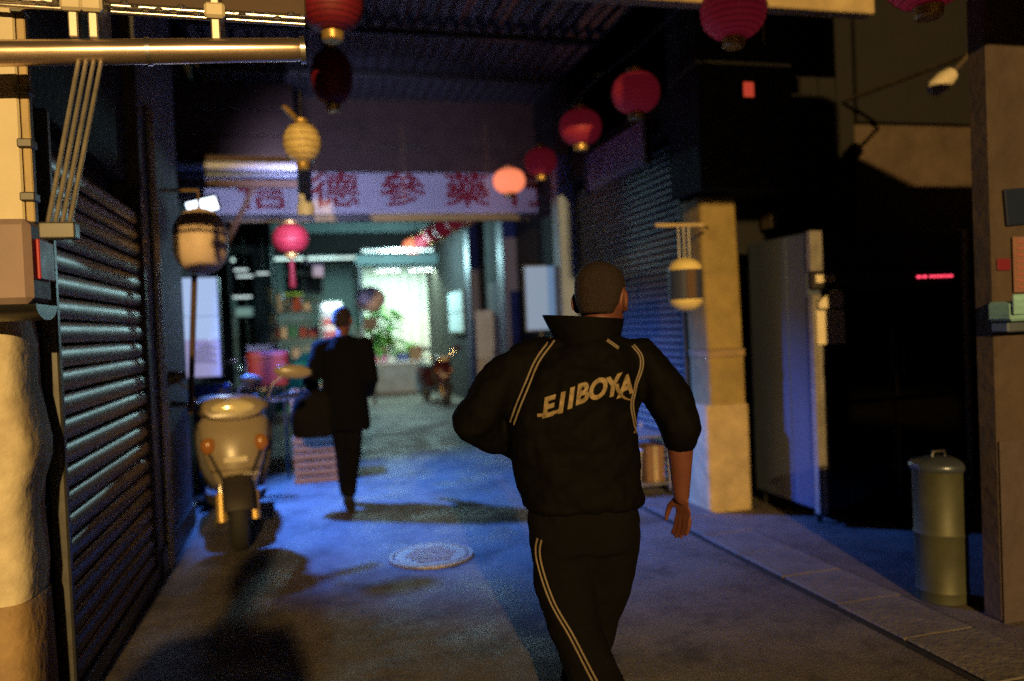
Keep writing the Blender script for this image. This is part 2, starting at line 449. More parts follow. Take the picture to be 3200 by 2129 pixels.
# ------------------------------------------------------------------ left side
lh = thing('shophouse', 'dark plaster shophouse carrying the broad slatted shutter and scooter wall', 'building', (-1.3, 3.3, 0))
def lbox(name, m, x0, x1, y0, y1, z0, z1, parent=lh, o=(-1.3, 3.3, 0), b=0.006):
    return bx(name, m, parent, x0-o[0], x1-o[0], y0-o[1], y1-o[1], z0-o[2], z1-o[2], b=b)
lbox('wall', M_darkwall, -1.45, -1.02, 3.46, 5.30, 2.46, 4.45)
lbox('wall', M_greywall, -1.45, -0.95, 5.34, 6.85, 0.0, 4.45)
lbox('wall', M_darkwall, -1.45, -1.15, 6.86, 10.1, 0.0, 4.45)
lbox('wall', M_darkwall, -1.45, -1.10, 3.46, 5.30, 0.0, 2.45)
lbox('skirting', M_rail, -0.95, -0.93, 5.36, 6.84, 0.0, 0.18)
for y in (5.55, 5.66):
    G().cyl((0.37, y-3.3, 0.0), (0.37, y-3.3, 3.0), 0.018).obj('pipe', M_alum, lh, True)
lbox('door', M_steelside, -1.15, -1.12, 7.0, 7.8, 0.0, 2.1)

def roller_shutter(name, label, X, y0, y1, z0, z1, pitch, side, m, housing):
    """slats bulge toward side (+1 = +X)"""
    t = thing(name, label, 'roller shutter', (X, y0, 0), group=None)
    L = y1-y0; n = int((z1-z0)/pitch); b = pitch
    prof = [(-0.002, 0.0), (0.004, 0.06*b), (0.012, 0.22*b), (0.015, 0.45*b), (0.012, 0.68*b), (0.004, 0.84*b), (-0.002, 0.90*b), (-0.008, 0.90*b), (-0.008, 0.0)]
    g = G()
    g.loft([[Vector((side*x, yy, z)) for x, z in prof] for yy in (0.0, L)], True)
    me = g.mesh('slat', True, 50); me.materials.append(m)
    for i in range(n):
        link('slat', me, t, (random.uniform(-0.002, 0.002), 0, z0+i*pitch), (R(random.uniform(-0.12, 0.12)), R(random.uniform(-3.5, 3.5)), 0))
    bx('bottom_bar', M_rail, t, -0.015, 0.03 if side > 0 else 0.015, 0, L, 0.01, z0-0.004) if side > 0 else bx('bottom_bar', M_rail, t, -0.03, 0.015, 0, L, 0.01, z0-0.004)
    for yy in (-0.05, L+0.004):
        bx('guide_rail', M_rail, t, -0.03, 0.035, yy, yy+0.045, 0.0, z1+0.02)
    if housing:
        bx('housing', housing, t, -0.1, 0.1, -0.04, L+0.04, z1+0.03, z1+0.33, b=0.02)
    return t
ls = roller_shutter('roller_shutter', 'broad-slatted brownish roller shutter closed beside the cream plaster pillar', -0.98, 3.52, 5.28, 0.10, 2.40, 0.10, 1, M_shutter, None)
for z in (0.95, 1.25, 1.45, 1.75, 1.98, 2.10, 2.32):
    G().box(0.0, 0.035, 1.795, 1.835, z, z+0.022, b=0.004).obj('clip', M_brass, ls)

pp = thing('plaster_pillar', 'cream plaster pillar with bulging lower shaft and ochre dado, beside broad shutter', 'pillar', (-1.19, 3.25, 0))
def wob(data, n=28, p=4.5, amp=0.008):
    g = G().rings(data, n, p)
    for v in g.v:
        s = math.sin(v.z*23+v.x*31)*math.sin(v.y*27+v.z*11)
        v.x += amp*s; v.y += amp*math.sin(v.z*17+v.x*40)
    return g
wob([(0.001, 0, 0, 0.222, 0.185), (0.3, 0, 0, 0.217, 0.183), (0.585, 0, 0, 0.213, 0.18), (0.60, 0, 0, 0.20, 0.17)], amp=0.003).obj('dado', M_dado, pp, True)
wob([(0.60, 0, 0, 0.207, 0.175), (0.7, 0, 0, 0.212, 0.178), (0.9, 0, 0, 0.205, 0.175), (1.0, 0.004, 0, 0.213, 0.178), (1.08, 0.01, 0, 0.228, 0.182), (1.15, 0.012, 0, 0.232, 0.184), (1.22, 0.01, 0, 0.222, 0.18), (1.35, 0, 0, 0.212, 0.18), (1.5, 0, 0, 0.214, 0.18), (1.60, 0, 0, 0.205, 0.176)], n=36, amp=0.003).obj('shaft', M_plaster, pp, True, 50)
wob([(1.602, 0, 0, 0.195, 0.17), (2.4, 0, 0, 0.193, 0.17), (4.4, 0, 0, 0.19, 0.168)], amp=0.002).obj('upper_shaft', M_greywall, pp, True)

vs = thing('vertical_signboard', 'tall blank cream signboard fixed to the plaster pillar', 'signboard', (-1.08, 3.04, 1.915))
bx('face', M_panel, vs, -0.24, 0.175, -0.02, 0.02, 0.0, 0.74, b=0.006)
bx('face', M_panel, vs, -0.24, 0.172, -0.02, 0.02, 0.752, 1.6, b=0.006)
bx('edge_strip', M_beam, vs, 0.178, 0.205, -0.015, 0.025, 0.0, 1.6, b=0.004)
for z in (0.07, 0.25, 0.43, 0.70, 0.95):
    bx('clip', M_rail, vs, 0.165, 0.212, -0.03, 0.03, z, z+0.03, b=0.004)

mb = thing('meter_box', 'mauve metal meter box with rounded underside and red edge on the cream pillar', 'meter box', (-1.07, 2.93, 1.61))
bx('box', M_mauve, mb, -0.28, 0.235, -0.11, 0.10, 0.02, 0.29, b=0.02)
bx('red_edge', M_red, mb, 0.237, 0.248, -0.06, 0.09, 0.10, 0.23, b=0.003)
G().loft([[Vector((x, 0.11*math.cos(a)-0.005, 0.018-0.05*math.sin(a))) for a in [math.pi*k/10 for k in range(11)]] for x in (-0.27, 0.20, 0.245)], True).obj('hood', M_black, mb, True)

# retractable awning overhead on the left
aw = thing('retractable_awning', 'rolled-up metal awning tube on brackets with braced arm above the broad shutter', 'awning', (-1.3, 4.0, 2.7))
aw.location = (-0.936, 2.80, 2.37); aw.scale = (0.72, 0.72, 0.72)
G().tube([(-0.50, 0, 0.02), (0.02, 0, 0.05), (0.7, 0, 0.088), (1.30, 0, 0.122), (1.35, 0, 0.124)], [0.05, 0.056, 0.056, 0.053, 0.046], 28).obj('roller_tube', M_bronze, aw, True)
for x in (0.66, 1.33):
    G().cyl((x, 0, 0.085+0.055*(x-0.66)), (x+0.022, 0, 0.0862+0.055*(x-0.66)), 0.062, n=28).obj('collar', M_chrome, aw, True)
for x in (0.37, 0.45, 0.96):
    bx('bracket', M_alum, aw, x-0.02, x+0.02, -0.02, 0.25, 0.13, 0.40, b=0.006)
    bx('bracket_cap', M_panel, aw, x-0.045, x+0.045, -0.045, 0.0, 0.24, 0.31, b=0.012)
G().tube([(-0.4, 0.28, 0.40), (1.36, 0.28, 0.375)], 0.02, 12).obj('front_rail', M_chrome, aw, True)
G().tube([(-0.4, 0.22, 0.35), (1.36, 0.22, 0.325)], 0.012, 12).obj('front_rail', M_chrome, aw, True)
for i in range(24):
    x = 0.10 + i*0.054 + random.uniform(-0.012, 0.012)
    G().ell((x, 0.20, 0.372-0.015*x+random.uniform(-0.016, 0.016)), 0.020, 0.012, 0.008, 10, 6).obj('curtain_glide', M_chrome, aw, True)
bx('valance', M_brown, aw, -0.5, 1.37, 0.30, 0.33, 0.40, 0.50, b=0.008)
for i in range(4):
    dx = i*0.03
    G().cyl((0.385+dx, -0.015, 0.03), (0.335+dx*0.85, -0.40, -0.74), 0.0095, n=10).obj('arm_bar', M_alum, aw, True)
bx('arm_foot', M_rail, aw, 0.31, 0.44, -0.44, -0.37, -0.80, -0.735, b=0.006)

# shop canopy further along
sc = thing('shop_canopy', 'brown boarded shop canopy with metal gutter coloured blue for cold light beyond the awning', 'canopy', (-1.45, 8.4, 2.98))
bx('fascia_board', M_brown, sc, 0.02, 1.42, 0.0, 0.04, 0.27, 0.52, b=0.006)
bx('fascia_board', M_brown, sc, 0.02, 1.42, 0.003, 0.04, 0.527, 0.78, b=0.006)
bx('fascia_board', M_brown, sc, 0.02, 1.42, 0.0, 0.04, 0.787, 1.05, b=0.006)
G().tube([(0.0, -0.06, 0.20), (1.5, -0.06, 0.20)], 0.05, 18).obj('gutter', mat('cold_tint_gutter', (0.42, 0.47, 0.62), 0.35, nscale=6, namt=0.25, stretch=(0.2, 1, 1)), sc, True)  # cold light on the metal gutter is put into its colour
G().tube([(0.0, -0.03, 0.115), (1.5, -0.03, 0.12)], 0.032, 14).obj('gutter_pipe', M_steelside, sc, True)
bx('soffit_rail', M_brown, sc, 0.0, 1.48, -0.05, 0.05, 0.0, 0.07, b=0.01)
bx('soffit', M_darkwall, sc, 0.02, 1.42, 0.05, 0.40, 0.16, 0.26, b=0.006)
for x0 in (0.62,):
    for k in range(3):
        G().cyl((0.98+k*0.022, -0.02, 0.0), (0.66+k*0.022, -0.02, -0.62), 0.009, n=8).obj('stay_rod', M_brown, sc, True)

fl = thing('flood_lamp', 'small cold white flood lamp glowing under the brown canopy', 'lamp', (-0.98, 7.86, 2.68))
MF = Matrix.Translation((0.10, -0.03, 0.03)) @ Matrix.Rotation(R(-14), 4, 'Y') @ Matrix.Rotation(R(18), 4, 'X')
G().box(-0.15, 0.15, 0.0, 0.09, -0.075, 0.075, b=0.015, M=MF).obj('housing', M_rail, fl)
G().box(-0.13, 0.13, -0.006, 0.0, -0.058, 0.058, b=0.002, M=MF).obj('lens', E_flood, fl)
G().tube([(0.1, 0.05, 0.08), (0.1, 0.12, 0.16), (-0.16, 0.12, 0.16)], 0.012, 8).obj('arm', M_rail, fl, True)

lb = thing('light_box_sign', 'glowing white upright light box sign with lilac stripes on the scooter wall', 'sign', (-0.95, 8.05, 1.12))
bx('casing', M_rail, lb, -0.195, 0.155, 0.0, 0.12, -0.01, 0.96, b=0.01)
bx('face', E_box, lb, -0.18, 0.14, -0.006, -0.001, 0.58, 0.945, b=0.002)
bx('face', E_box, lb, -0.18, 0.14, -0.006, -0.001, 0.36, 0.575, b=0.002)
bx('face', E_boxlow, lb, -0.18, 0.14, -0.006, -0.001, 0.005, 0.357, b=0.002)
M_stripe = mat('lilac_stripe', (0.25, 0.18, 0.45), 0.5)
for i in range(9):
    bx('stripe', M_stripe, lb, -0.11, 0.11-0.03*(i % 3), -0.011, -0.0065, 0.14+i*0.022, 0.148+i*0.022, b=0.001)
lamp('light_box_light', 'AREA', (-0.95, 8.03, 1.6), 14, (0.45, 0.62, 1.0), (-0.6, 4.0, 1.2), shape='RECTANGLE', size=0.28, size_y=0.9)

# ------------------------------------------------------------------ roof over the lane, cross beam, banner
roof = struct(thing('ceiling', 'dark corrugated sheet roof over the lane', 'roof', (0, 0, 4.42)))
for k in ('label', 'category'):
    del roof[k]
NX = 56
for i in range(6):
    x0 = -1.02 + i*0.69
    pts = []
    ring = [[], []]
    for j, yy in enumerate((4.72, 10.35)):
        for k in range(23):
            x = x0 + 0.70*k/22
            ring[j].append(Vector((x, yy, 0.02*math.cos(2*math.pi*k/22*5) + 0.004*(i % 2))))
        for k in range(22, -1, -1):
            x = x0 + 0.70*k/22
            ring[j].append(Vector((x, yy, 0.008+0.02*math.cos(2*math.pi*k/22*5) + 0.004*(i % 2))))
    G().loft(ring, True).obj('roof_sheet', M_roof, roof, True, 30)
for y in (6.4, 7.7, 9.0):
    bx('purlin', M_rail, roof, -1.0, 3.05, y, y+0.06, -0.10, -0.03, b=0.005)

cb = thing('cross_beam', 'yellow-painted beam spanning the lane overhead with light-blocking boards added above', 'beam', (-1.0, 4.6, 3.485))
bx('beam', M_beam, cb, 2.0, 4.80, 0.0, 0.12, 0.0, 0.13, b=0.01)
bx('beam', M_brown, cb, 1.0, 1.996, 0.02, 0.12, 0.0, 0.13, b=0.01)
for i in range(6):
    bx('board', M_darkwall, cb, 0.0+i*0.86, 0.85+i*0.86, 0.03, 0.07, 0.134, 1.0, b=0.004)  # unseen boards, added to keep street lamp light off the banner

sb = thing('shop_banner', 'long white shop banner with red Chinese characters spanning the lane', 'banner', (-1.12, 10.2, 2.97))
bx('banner_face', M_banner, sb, 0.0, 4.42, 0.0, 0.05, 0.0, 0.52, b=0.006)
bx('lower_rail', M_rail, sb, -0.05, 4.47, -0.01, 0.06, -0.10, -0.004, b=0.006)
bx('fascia_board', M_brown, sb, -0.05, 4.47, 0.02, 0.08, 0.525, 0.85, b=0.006)
bx('fascia_board', M_brown, sb, -0.05, 4.47, 0.025, 0.08, 0.855, 1.53, b=0.006)
for ch, x, z in zip('信德參藥行', (0.68, 1.54, 2.38, 3.22, 4.02), (0.24, 0.27, 0.27, 0.27, 0.27)):
    for q, (ox, oz) in enumerate(((-0.009, 0.0), (0.009, 0.0), (0.0, 0.007), (0.0, -0.007))):
        tm = text_mesh(ch, 0.46, M_redletter, 'character', sb, Matrix.Translation((x+ox, -0.0035-0.0012*q, z+oz)) @ Matrix.Rotation(R(90), 4, 'X') @ Matrix.Diagonal((1.35, 1.0, 1.0, 1.0)), extrude=0.0005)
        if q == 0: first = tm
        else:
            bmj = bmesh.new(); bmj.from_mesh(first.data); bmj.from_mesh(tm.data); bmj.to_mesh(first.data); bmj.free(); bpy.data.objects.remove(tm)

# ------------------------------------------------------------------ right side
yc = thing('yellow_column', 'square ochre plaster column with paler plinth beside the steel refrigerator', 'column', (3.09, 5.67, 0))
M_ycol = mat('ochre_plaster', (0.33, 0.235, 0.08), 0.75, nscale=4, namt=0.35, bump=0.5, bscale=14)
M_plinth = mat('pale_plinth', (0.50, 0.38, 0.20), 0.75, nscale=5, namt=0.35, bump=0.6, bscale=16)
wob([(0.001, 0, 0, 0.190, 0.20), (0.4, 0, 0, 0.188, 0.20), (0.80, 0, 0, 0.186, 0.197), (0.82, 0, 0, 0.175, 0.185)], p=9, amp=0.003).obj('plinth', M_plinth, yc, True, 40)
wob([(0.815, 0.02, 0, 0.155, 0.172), (1.18, 0.02, 0, 0.157, 0.172)], p=9, amp=0.002).obj('shaft', M_ycol, yc, True, 40)
wob([(1.185, 0.02, 0, 0.165, 0.18), (1.24, 0.02, 0, 0.165, 0.18)], p=9, amp=0.001).obj('band', M_dado, yc, True, 40)
wob([(1.245, 0.015, 0, 0.155, 0.172), (1.9, 0.0, 0, 0.157, 0.172), (2.40, -0.01, 0, 0.155, 0.172)], p=9, amp=0.003).obj('shaft', M_ycol, yc, True, 40)

rh = thing('shophouse', 'boarded upper front over the fridge recess and column, near black in place of shade', 'building', (3.3, 5.9, 0))
def rbox(name, m, x0, x1, y0, y1, z0, z1, parent=rh, b=0.006):
    return bx(name, m, parent, x0-3.3, x1-3.3, y0-5.9, y1-5.9, z0, z1, b=b)
rbox('shade_lintel', M_darkwall, 2.90, 3.70, 5.42, 5.93, 2.45, 4.42)  # dark block put where the column top is only in shade
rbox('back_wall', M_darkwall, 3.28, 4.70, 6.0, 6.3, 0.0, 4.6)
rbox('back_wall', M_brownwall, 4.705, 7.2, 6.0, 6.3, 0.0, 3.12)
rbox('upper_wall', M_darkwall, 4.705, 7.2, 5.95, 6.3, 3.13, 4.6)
rbox('side_wall', M_brownwall, 6.2, 6.5, 3.2, 5.99, 0.0, 4.0)
rbox('lit_patch_plate', M_brownwall, 3.72, 3.80, 5.80, 5.95, 2.2, 2.33)  # added plate, lighter colour in place of a lit patch on the wall
for i in range(8):
    rbox('board', M_darkwall, 3.29+i*0.175, 3.455+i*0.175, 5.975, 5.998, 2.4, 4.4, b=0.003)  # near-black boards put where the recess lies in shade

rs = roller_shutter('roller_shutter', 'narrow-slatted blue-grey roller shutter closed behind the hanging yellow lamp', 2.99, 5.95, 8.42, 0.08, 3.0, 0.06, -1, M_shutter2, M_darkwall)

rw = thing('shophouse', 'side wall with a white pillar, coloured for cold light, and blue posts leading to lit stalls', 'building', (3.0, 8.5, 0))
def wbox(name, m, x0, x1, y0, y1, z0, z1, b=0.006):
    return bx(name, m, rw, x0-3.0, x1-3.0, y0-8.5, y1-8.5, z0, z1, b=b)
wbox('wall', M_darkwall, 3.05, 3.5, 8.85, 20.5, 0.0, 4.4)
wbox('pillar', mat('cold_lit_white', (0.30, 0.40, 0.62), 0.6, nscale=4, namt=0.2), 2.80, 3.04, 8.55, 8.82, 0.0, 3.4, b=0.02)  # white pillar; the cold light on it is put into its colour
wbox('pillar', M_bluepaint, 2.82, 3.04, 11.3, 11.7, 0.0, 3.6, b=0.02)
wbox('pillar', M_bluepaint, 2.86, 3.04, 14.0, 14.4, 0.0, 3.6, b=0.02)
wbox('dado', M_bluepaint, 2.98, 3.05, 11.75, 13.95, 0.0, 1.1)
wbox('door', M_greywall, 3.00, 3.05, 12.2, 13.2, 0.0, 2.2)
w = wbox('window', M_rail, 2.98, 3.05, 15.3, 16.9, 1.35, 2.25)
G().box(-0.04, -0.025, 6.85, 8.35, 1.40, 1.78, b=0.003).obj('pane', E_winw, w)
G().box(-0.04, -0.025, 6.85, 8.35, 1.81, 2.2, b=0.003).obj('pane', E_winw, w)
nb = thing('notice_board', 'notice board with an added pale blue glow standing by the white pillar', 'board', (2.80, 9.45, 1.42))
bx('face', mat('board_added_glow', (0.14,0.20,0.30), 0.5, emit=(0.32,0.52,0.85), estr=0.5), nb, -0.17, 0.20, -0.012, 0.012, 0.0, 0.78, b=0.004)  # emission stands in for cold light falling on the board
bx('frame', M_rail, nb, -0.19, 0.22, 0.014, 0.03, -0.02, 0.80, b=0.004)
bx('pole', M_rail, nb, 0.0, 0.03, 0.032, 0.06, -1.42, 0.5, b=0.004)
fp = thing('folding_panel', 'plain grey folding panel leaning by the blue posts', 'panel', (2.84, 12.9, 0.0))
bx('leaf', mat('blue_grey_leaf', (0.26, 0.31, 0.38), 0.6, nscale=5, namt=0.25), fp, -0.14, 0.16, -0.015, 0.015, 0.95, 1.75, b=0.005)
bx('leaf', M_greywall, fp, -0.14, 0.16, -0.015, 0.015, 0.05, 0.94, b=0.005)
bx('foot', M_rail, fp, -0.14, 0.16, -0.15, 0.15, 0.0, 0.045, b=0.005)

ps = thing('signboard', 'faded mauve signboard hung high above the narrow-slatted shutter', 'signboard', (2.80, 6.1, 2.80))
bx('face', M_purple, ps, -0.02, 0.02, 0.0, 1.5, 0.0, 0.36, b=0.006)
for y in (0.0, 1.46):
    bx('end_cap', M_brown, ps, -0.03, 0.03, y, y+0.06, -0.02, 0.38, b=0.006)
for y in (0.3, 1.2):
    G().cyl((0.0, y, 0.36), (0.12, y, 0.60), 0.008).obj('stay', M_rail, ps)

# refrigerator
fr = thing('refrigerator', 'tall stainless upright refrigerator with dark doors and red digital display', 'refrigerator', (3.42, 4.85, 0))
bx('cabinet', M_steelside, fr, 0.0, 1.29, 0.05, 0.84, 0.10, 2.06, b=0.012)
bx('corner_post', M_alum, fr, -0.012, 0.03, -0.015, 0.045, 0.08, 1.62, b=0.006)
bx('corner_post', M_alum, fr, 0.034, 0.062, -0.012, 0.045, 0.08, 1.62, b=0.006)
bx('corner_post', M_alum, fr, -0.012, 0.085, -0.012, 0.045, 1.78, 2.065, b=0.006)
bx('corner_post', M_alum, fr, 1.26, 1.305, -0.012, 0.045, 0.08, 2.06, b=0.006)
bx('top_grille', M_black, fr, 0.09, 1.255, 0.0, 0.045, 1.795, 2.05, b=0.006)
for i in range(8):
    bx('grille_slat', M_scootdark, fr, 0.11, 1.23, -0.006, -0.001, 1.815+i*0.029, 1.830+i*0.029, b=0.002)
cp = bx('control_panel', M_scootdark, fr, 0.0, 1.255, -0.008, 0.045, 1.66, 1.775, b=0.006)
for i, x in enumerate((0.855, 0.905, 0.965, 0.995, 1.025, 1.055, 1.085, 1.115, 1.145)):
    G().box(x, x+(0.035 if i < 2 else 0.02), -0.014, -0.0085, 1.712, 1.728, b=0.002).obj('display_digit', E_red, cp)
G().box(0.02, 0.17, -0.013, -0.0085, 1.70, 1.755, b=0.001).obj('label_plate', M_paper, cp)
for i, (x0, x1) in enumerate(((0.068, 0.655), (0.665, 1.255))):
    for z0, z1 in ((0.13, 0.845), (0.858, 1.62)):
        d = bx('door', M_glassdark, fr, x0, x1, 0.0, 0.045, z0, z1, b=0.01)
        hx = x1-0.05 if i == 0 else x0+0.04
        G().tube([(hx, -0.002, z0+0.16), (hx, -0.035, z0+0.18), (hx, -0.035, z1-0.2), (hx, -0.002, z1-0.18)], 0.009, 8).obj('handle', M_rail, d, True)
for x in (0.06, 1.22):
    for y in (0.1, 0.78):
        G().cyl((x, y, 0.0), (x, y, 0.1), 0.022, n=10).obj('foot', M_black, fr, True)
G().box(-0.006, -0.001, 0.30, 0.80, 0.12, 2.04, b=0.001).obj('side_seam_panel', M_steelside, fr)
pn = tag(G().box(-0.008, 0.22, -0.025, -0.018, 0.0, 0.235, b=0.001).obj('paper_notice', M_paper), 'blank cream paper notice taped to the refrigerator door edge', 'notice')
pn.location = (3.435, 4.85, 1.27); pn.rotation_euler = (0, 0, R(2))
hg = thing('hand_towel', 'crumpled pale cloth hooked on the refrigerator above the paper notice', 'cloth', (3.53, 4.81, 1.52))
wob([(0.0, 0, 0, 0.09, 0.02), (0.03, 0.0, 0, 0.10, 0.025), (0.07, 0.02, 0, 0.09, 0.025), (0.11, 0.05, 0, 0.05, 0.02), (0.13, 0.05, 0, 0.015, 0.01)], n=20, p=2.2, amp=0.008).obj('folds', M_paper, hg, True)
G().tube([(0.05, 0, 0.12), (0.05, 0.0, 0.15), (0.05, 0.03, 0.15)], 0.004, 6).obj('hook', M_rail, hg)

sw_ = thing('shophouse', 'unseen plaster shopfront with a projecting box, added up the lane to shade the right side', 'building', (3.35, -6.0, 0))  # unseen wall and box, added to block street lamp light
G().box(0.0, 0.4, 0.0, 8.4, 0.0, 3.25, b=0.02).obj('wall', M_pinkplaster, sw_)
G().box(-0.02, -0.001, 0.0, 8.38, 0.0, 0.3, b=0.004).obj('skirting', M_darkwall, sw_)
G().box(-1.6, -0.002, 7.6, 8.0, 2.90, 3.72, b=0.02).obj('shade_box', M_brown, sw_)
# near wall stub on the right with its papers
ns = thing('wall_stub', 'stained plaster wall end beside the olive barrel', 'wall', (3.1, 3.03, 0))
G().box(0.0, 1.9, 0.0, 0.12, 0.0, 2.95, b=0.012).obj('wall', M_pinkplaster, ns)
G().box(0.0, 1.9, -0.006, -0.001, 0.0, 0.86, b=0.002).obj('dado', mat('mauve_dado', (0.075, 0.055, 0.062), 0.75, nscale=4, namt=0.35, bump=0.4, bscale=18), ns)
t = tag(G().box(0, 0.4, -0.02, -0.004, 0, 0.17, b=0.003).obj('sign_plate', M_bluesign), 'dark blue sign plate on the stained wall end', 'sign'); t.location = (3.17, 3.03, 1.86); t.rotation_euler = (0, R(-4), 0)
np_ = thing('price_list', 'reddish striped paper list on the stained wall end', 'notice', (3.20, 3.02, 1.55))
bx('sheet', mat('faded_red_paper', (0.22, 0.11, 0.09), 0.7, nscale=10, namt=0.2), np_, 0, 0.30, -0.006, -0.001, 0, 0.26, b=0.001)
for i in range(8):
    bx('stripe', mat('red_ink', (0.32, 0.10, 0.09), 0.7), np_, 0.02, 0.28, -0.009, -0.0065, 0.02+i*0.03, 0.03+i*0.03, b=0.001)
t = tag(G().box(0, 0.075, -0.01, -0.002, 0, 0.055, b=0.002).obj('sticker', mat('crimson_sticker', (0.16, 0.012, 0.03), 0.5)), 'small crimson sticker beside the striped paper list', 'sticker'); t.location = (3.115, 3.03, 1.655)
cs = thing('cable_tray', 'pale cyan plastic tray jutting from the stained wall end', 'tray', (3.05, 2.98, 1.42))
bx('tray', M_cyan, cs, 0.0, 0.6, -0.09, 0.045, 0.0, 0.09, b=0.012)
bx('lip', M_cyan, cs, 0.0, 0.6, -0.105, -0.092, 0.03, 0.12, b=0.003)
bx('under_rail', M_steelside, cs, 0.02, 0.6, -0.05, 0.045, -0.05, -0.004, b=0.006)

bn = thing('barrel', 'olive metal barrel bin with blue-grey lid before the stained wall end', 'bin', (3.10, 3.40, 0))
G().lathe([(0.115, 0.0), (0.122, 0.006), (0.122, 0.05), (0.126, 0.06), (0.122, 0.07), (0.124, 0.34), (0.13, 0.35), (0.124, 0.36), (0.126, 0.66), (0.13, 0.67)], n=36).obj('drum', M_olive, bn, True)
G().lathe([(0.135, 0.672), (0.142, 0.685), (0.142, 0.70), (0.13, 0.715), (0.06, 0.735), (0.0, 0.738)], n=36).obj('lid', M_lid, bn, True)
G().tube([(-0.04, 0, 0.733), (-0.035, 0, 0.76), (0.035, 0, 0.76), (0.04, 0, 0.733)], 0.007, 8).obj('lid_handle', M_rail, bn, True)
wsh = M_beam

# small fittings on the right
ft = thing('spot_fixture', 'pale unlit spot lamp on a slanted arm above the refrigerator', 'lamp', (4.30, 4.55, 3.05))
MM = Matrix.Rotation(R(-35), 4, 'Y')
G().tube([MM @ Vector(p) for p in ((-0.16, 0, 0), (-0.12, 0, 0), (-0.02, 0, 0), (0.06, 0, 0))], [0.02, 0.055, 0.065, 0.05], 18).obj('shade', M_panel, ft, True)
G().tube([MM @ Vector((0.06, 0, 0)), MM @ Vector((0.30, 0.03, 0.02)), MM @ Vector((0.36, 1.4, 0.05))], 0.016, 8).obj('arm', M_brownwall, ft, True)
rsn = thing('light_sign', 'tiny glowing red box sign high on the dark boarded front', 'sign', (3.30, 5.38, 3.19))
bx('face', E_redsign, rsn, -0.045, 0.04, -0.012, 0.0, -0.055, 0.055, b=0.004)
bx('casing', M_black, rsn, -0.05, 0.045, 0.001, 0.05, -0.06, 0.06, b=0.004)

# ================================================================== LANTERNS
M_wirerib = mat('lantern_wire', (0.16, 0.02, 0.02), 0.6)
def lantern(name, label, r, h, m, loc, group, tassel=False, rib=14, cord=0.35, core=None):
    t = thing(name, label, 'lantern', loc, random.uniform(0, 3), group)
    prof = []
    N = rib*2
    for i in range(N+1):
        a = -math.pi/2 + math.pi*i/N
        rr = max(math.cos(a), 0.0)**0.75 * r
        rr = max(rr, r*0.34) * (1.0 + (0.022 if i % 2 else -0.028) + random.uniform(-0.012, 0.012))
        prof.append((rr, math.sin(a)*h/2))
    G().lathe(prof, n=28).obj('shade', m, t, True, 60)
    wr = G()
    for i in range(1, N, 2):
        a = -math.pi/2 + math.pi*i/N
        rr = max(max(math.cos(a), 0.0)**0.75 * r, r*0.34)*1.035; zz = math.sin(a)*h/2
        wr.tube([(rr*math.cos(2*math.pi*k/24), rr*math.sin(2*math.pi*k/24), zz) for k in range(24)], 0.0022, 4, closed=True)
    wr.obj('wire_ribs', M_wirerib, t)
    G().lathe([(r*0.32, h/2), (r*0.36, h/2+0.01), (r*0.36, h/2+0.03), (r*0.30, h/2+0.035)], n=20).obj('top_cap', M_gold, t, True)
    G().lathe([(r*0.28, -h/2-0.055), (r*0.34, -h/2-0.045), (r*0.36, -h/2-0.005), (r*0.32, -h/2)], n=20).obj('bottom_cap', M_gold, t, True)
    G().cyl((0, 0, h/2+0.03), (0, 0, h/2+cord), 0.004, n=6).obj('cord', M_wire, t)
    if tassel:
        G().lathe([(0.004, -h/2-0.05), (0.02, -h/2-0.09), (0.028, -h/2-0.12), (0.024, -h/2-0.16), (0.036, -h/2-0.34), (0.03, -h/2-0.36)], n=16).obj('tassel', M_lanterndim, t, True)
    return t
GR = 'red paper lanterns strung along the right shopfronts'
proto = lantern('paper_lantern', 'unlit red paper lantern strung along the right shopfronts', 0.185, 0.31, M_lantern, (2.56, 5.78, 3.26), GR)
ys = [4.28, 7.02, 8.36, 11.1, 12.4, 13.6, 14.9, 16.2, 17.5, 20.3, 21.6]
LB = {4.28: 'unlit red paper lantern just under the yellow cross beam', 7.02: 'unlit red paper lantern above the far end of the mauve signboard', 8.36: 'unlit red paper lantern next to the glowing one at the banner', 11.1: 'unlit red paper lantern directly behind the white banner', 17.5: 'unlit red paper lantern next before the far glowing one', 20.3: 'unlit red paper lantern next beyond the far glowing one'}
proto['label'] = 'unlit red paper lantern over the near end of the mauve signboard'
for i, y in enumerate(ys):
    proto_label = 'unlit red paper lantern strung between the banner and the lit plant stall'
    c = copy_tree(proto); c.location = (2.56+random.uniform(-0.02, 0.02), y, 3.26+random.uniform(-0.03, 0.03) + (0.02 if y < 11 else (y-11)*0.025)); c.rotation_euler = (R(random.uniform(-3, 3)), R(random.uniform(-3, 3)), random.uniform(0, 6))
    c['label'] = LB.get(y, proto_label)
    sscale = random.uniform(0.93, 1.05); c.scale = (sscale, sscale, sscale)
near = copy_tree(proto); near.location = (2.80, 3.05, 3.02); near['label'] = 'unlit red paper lantern hanging near the stained wall end'; near['group'] = 'single hanging lanterns'
lit = lantern('paper_lantern', 'glowing orange paper lantern hanging in front of the white banner', 0.20, 0.30, E_lit, (2.50, 9.55, 3.27), 'lit lanterns')
G().ell((0, 0, 0), 0.05, 0.05, 0.07, 12, 8).obj('bulb', E_core, lit, True)
lamp('lantern_light', 'POINT', (2.50, 9.55, 3.27), 9, (1.0, 0.35, 0.15), shadow_soft_size=0.19)
lit2 = copy_tree(lit); lit2.location = (2.52, 18.91, 3.45); lit2.scale = (1.15, 1.15, 1.15); lit2['label'] = 'glowing orange paper lantern far along above the lit plant stall'
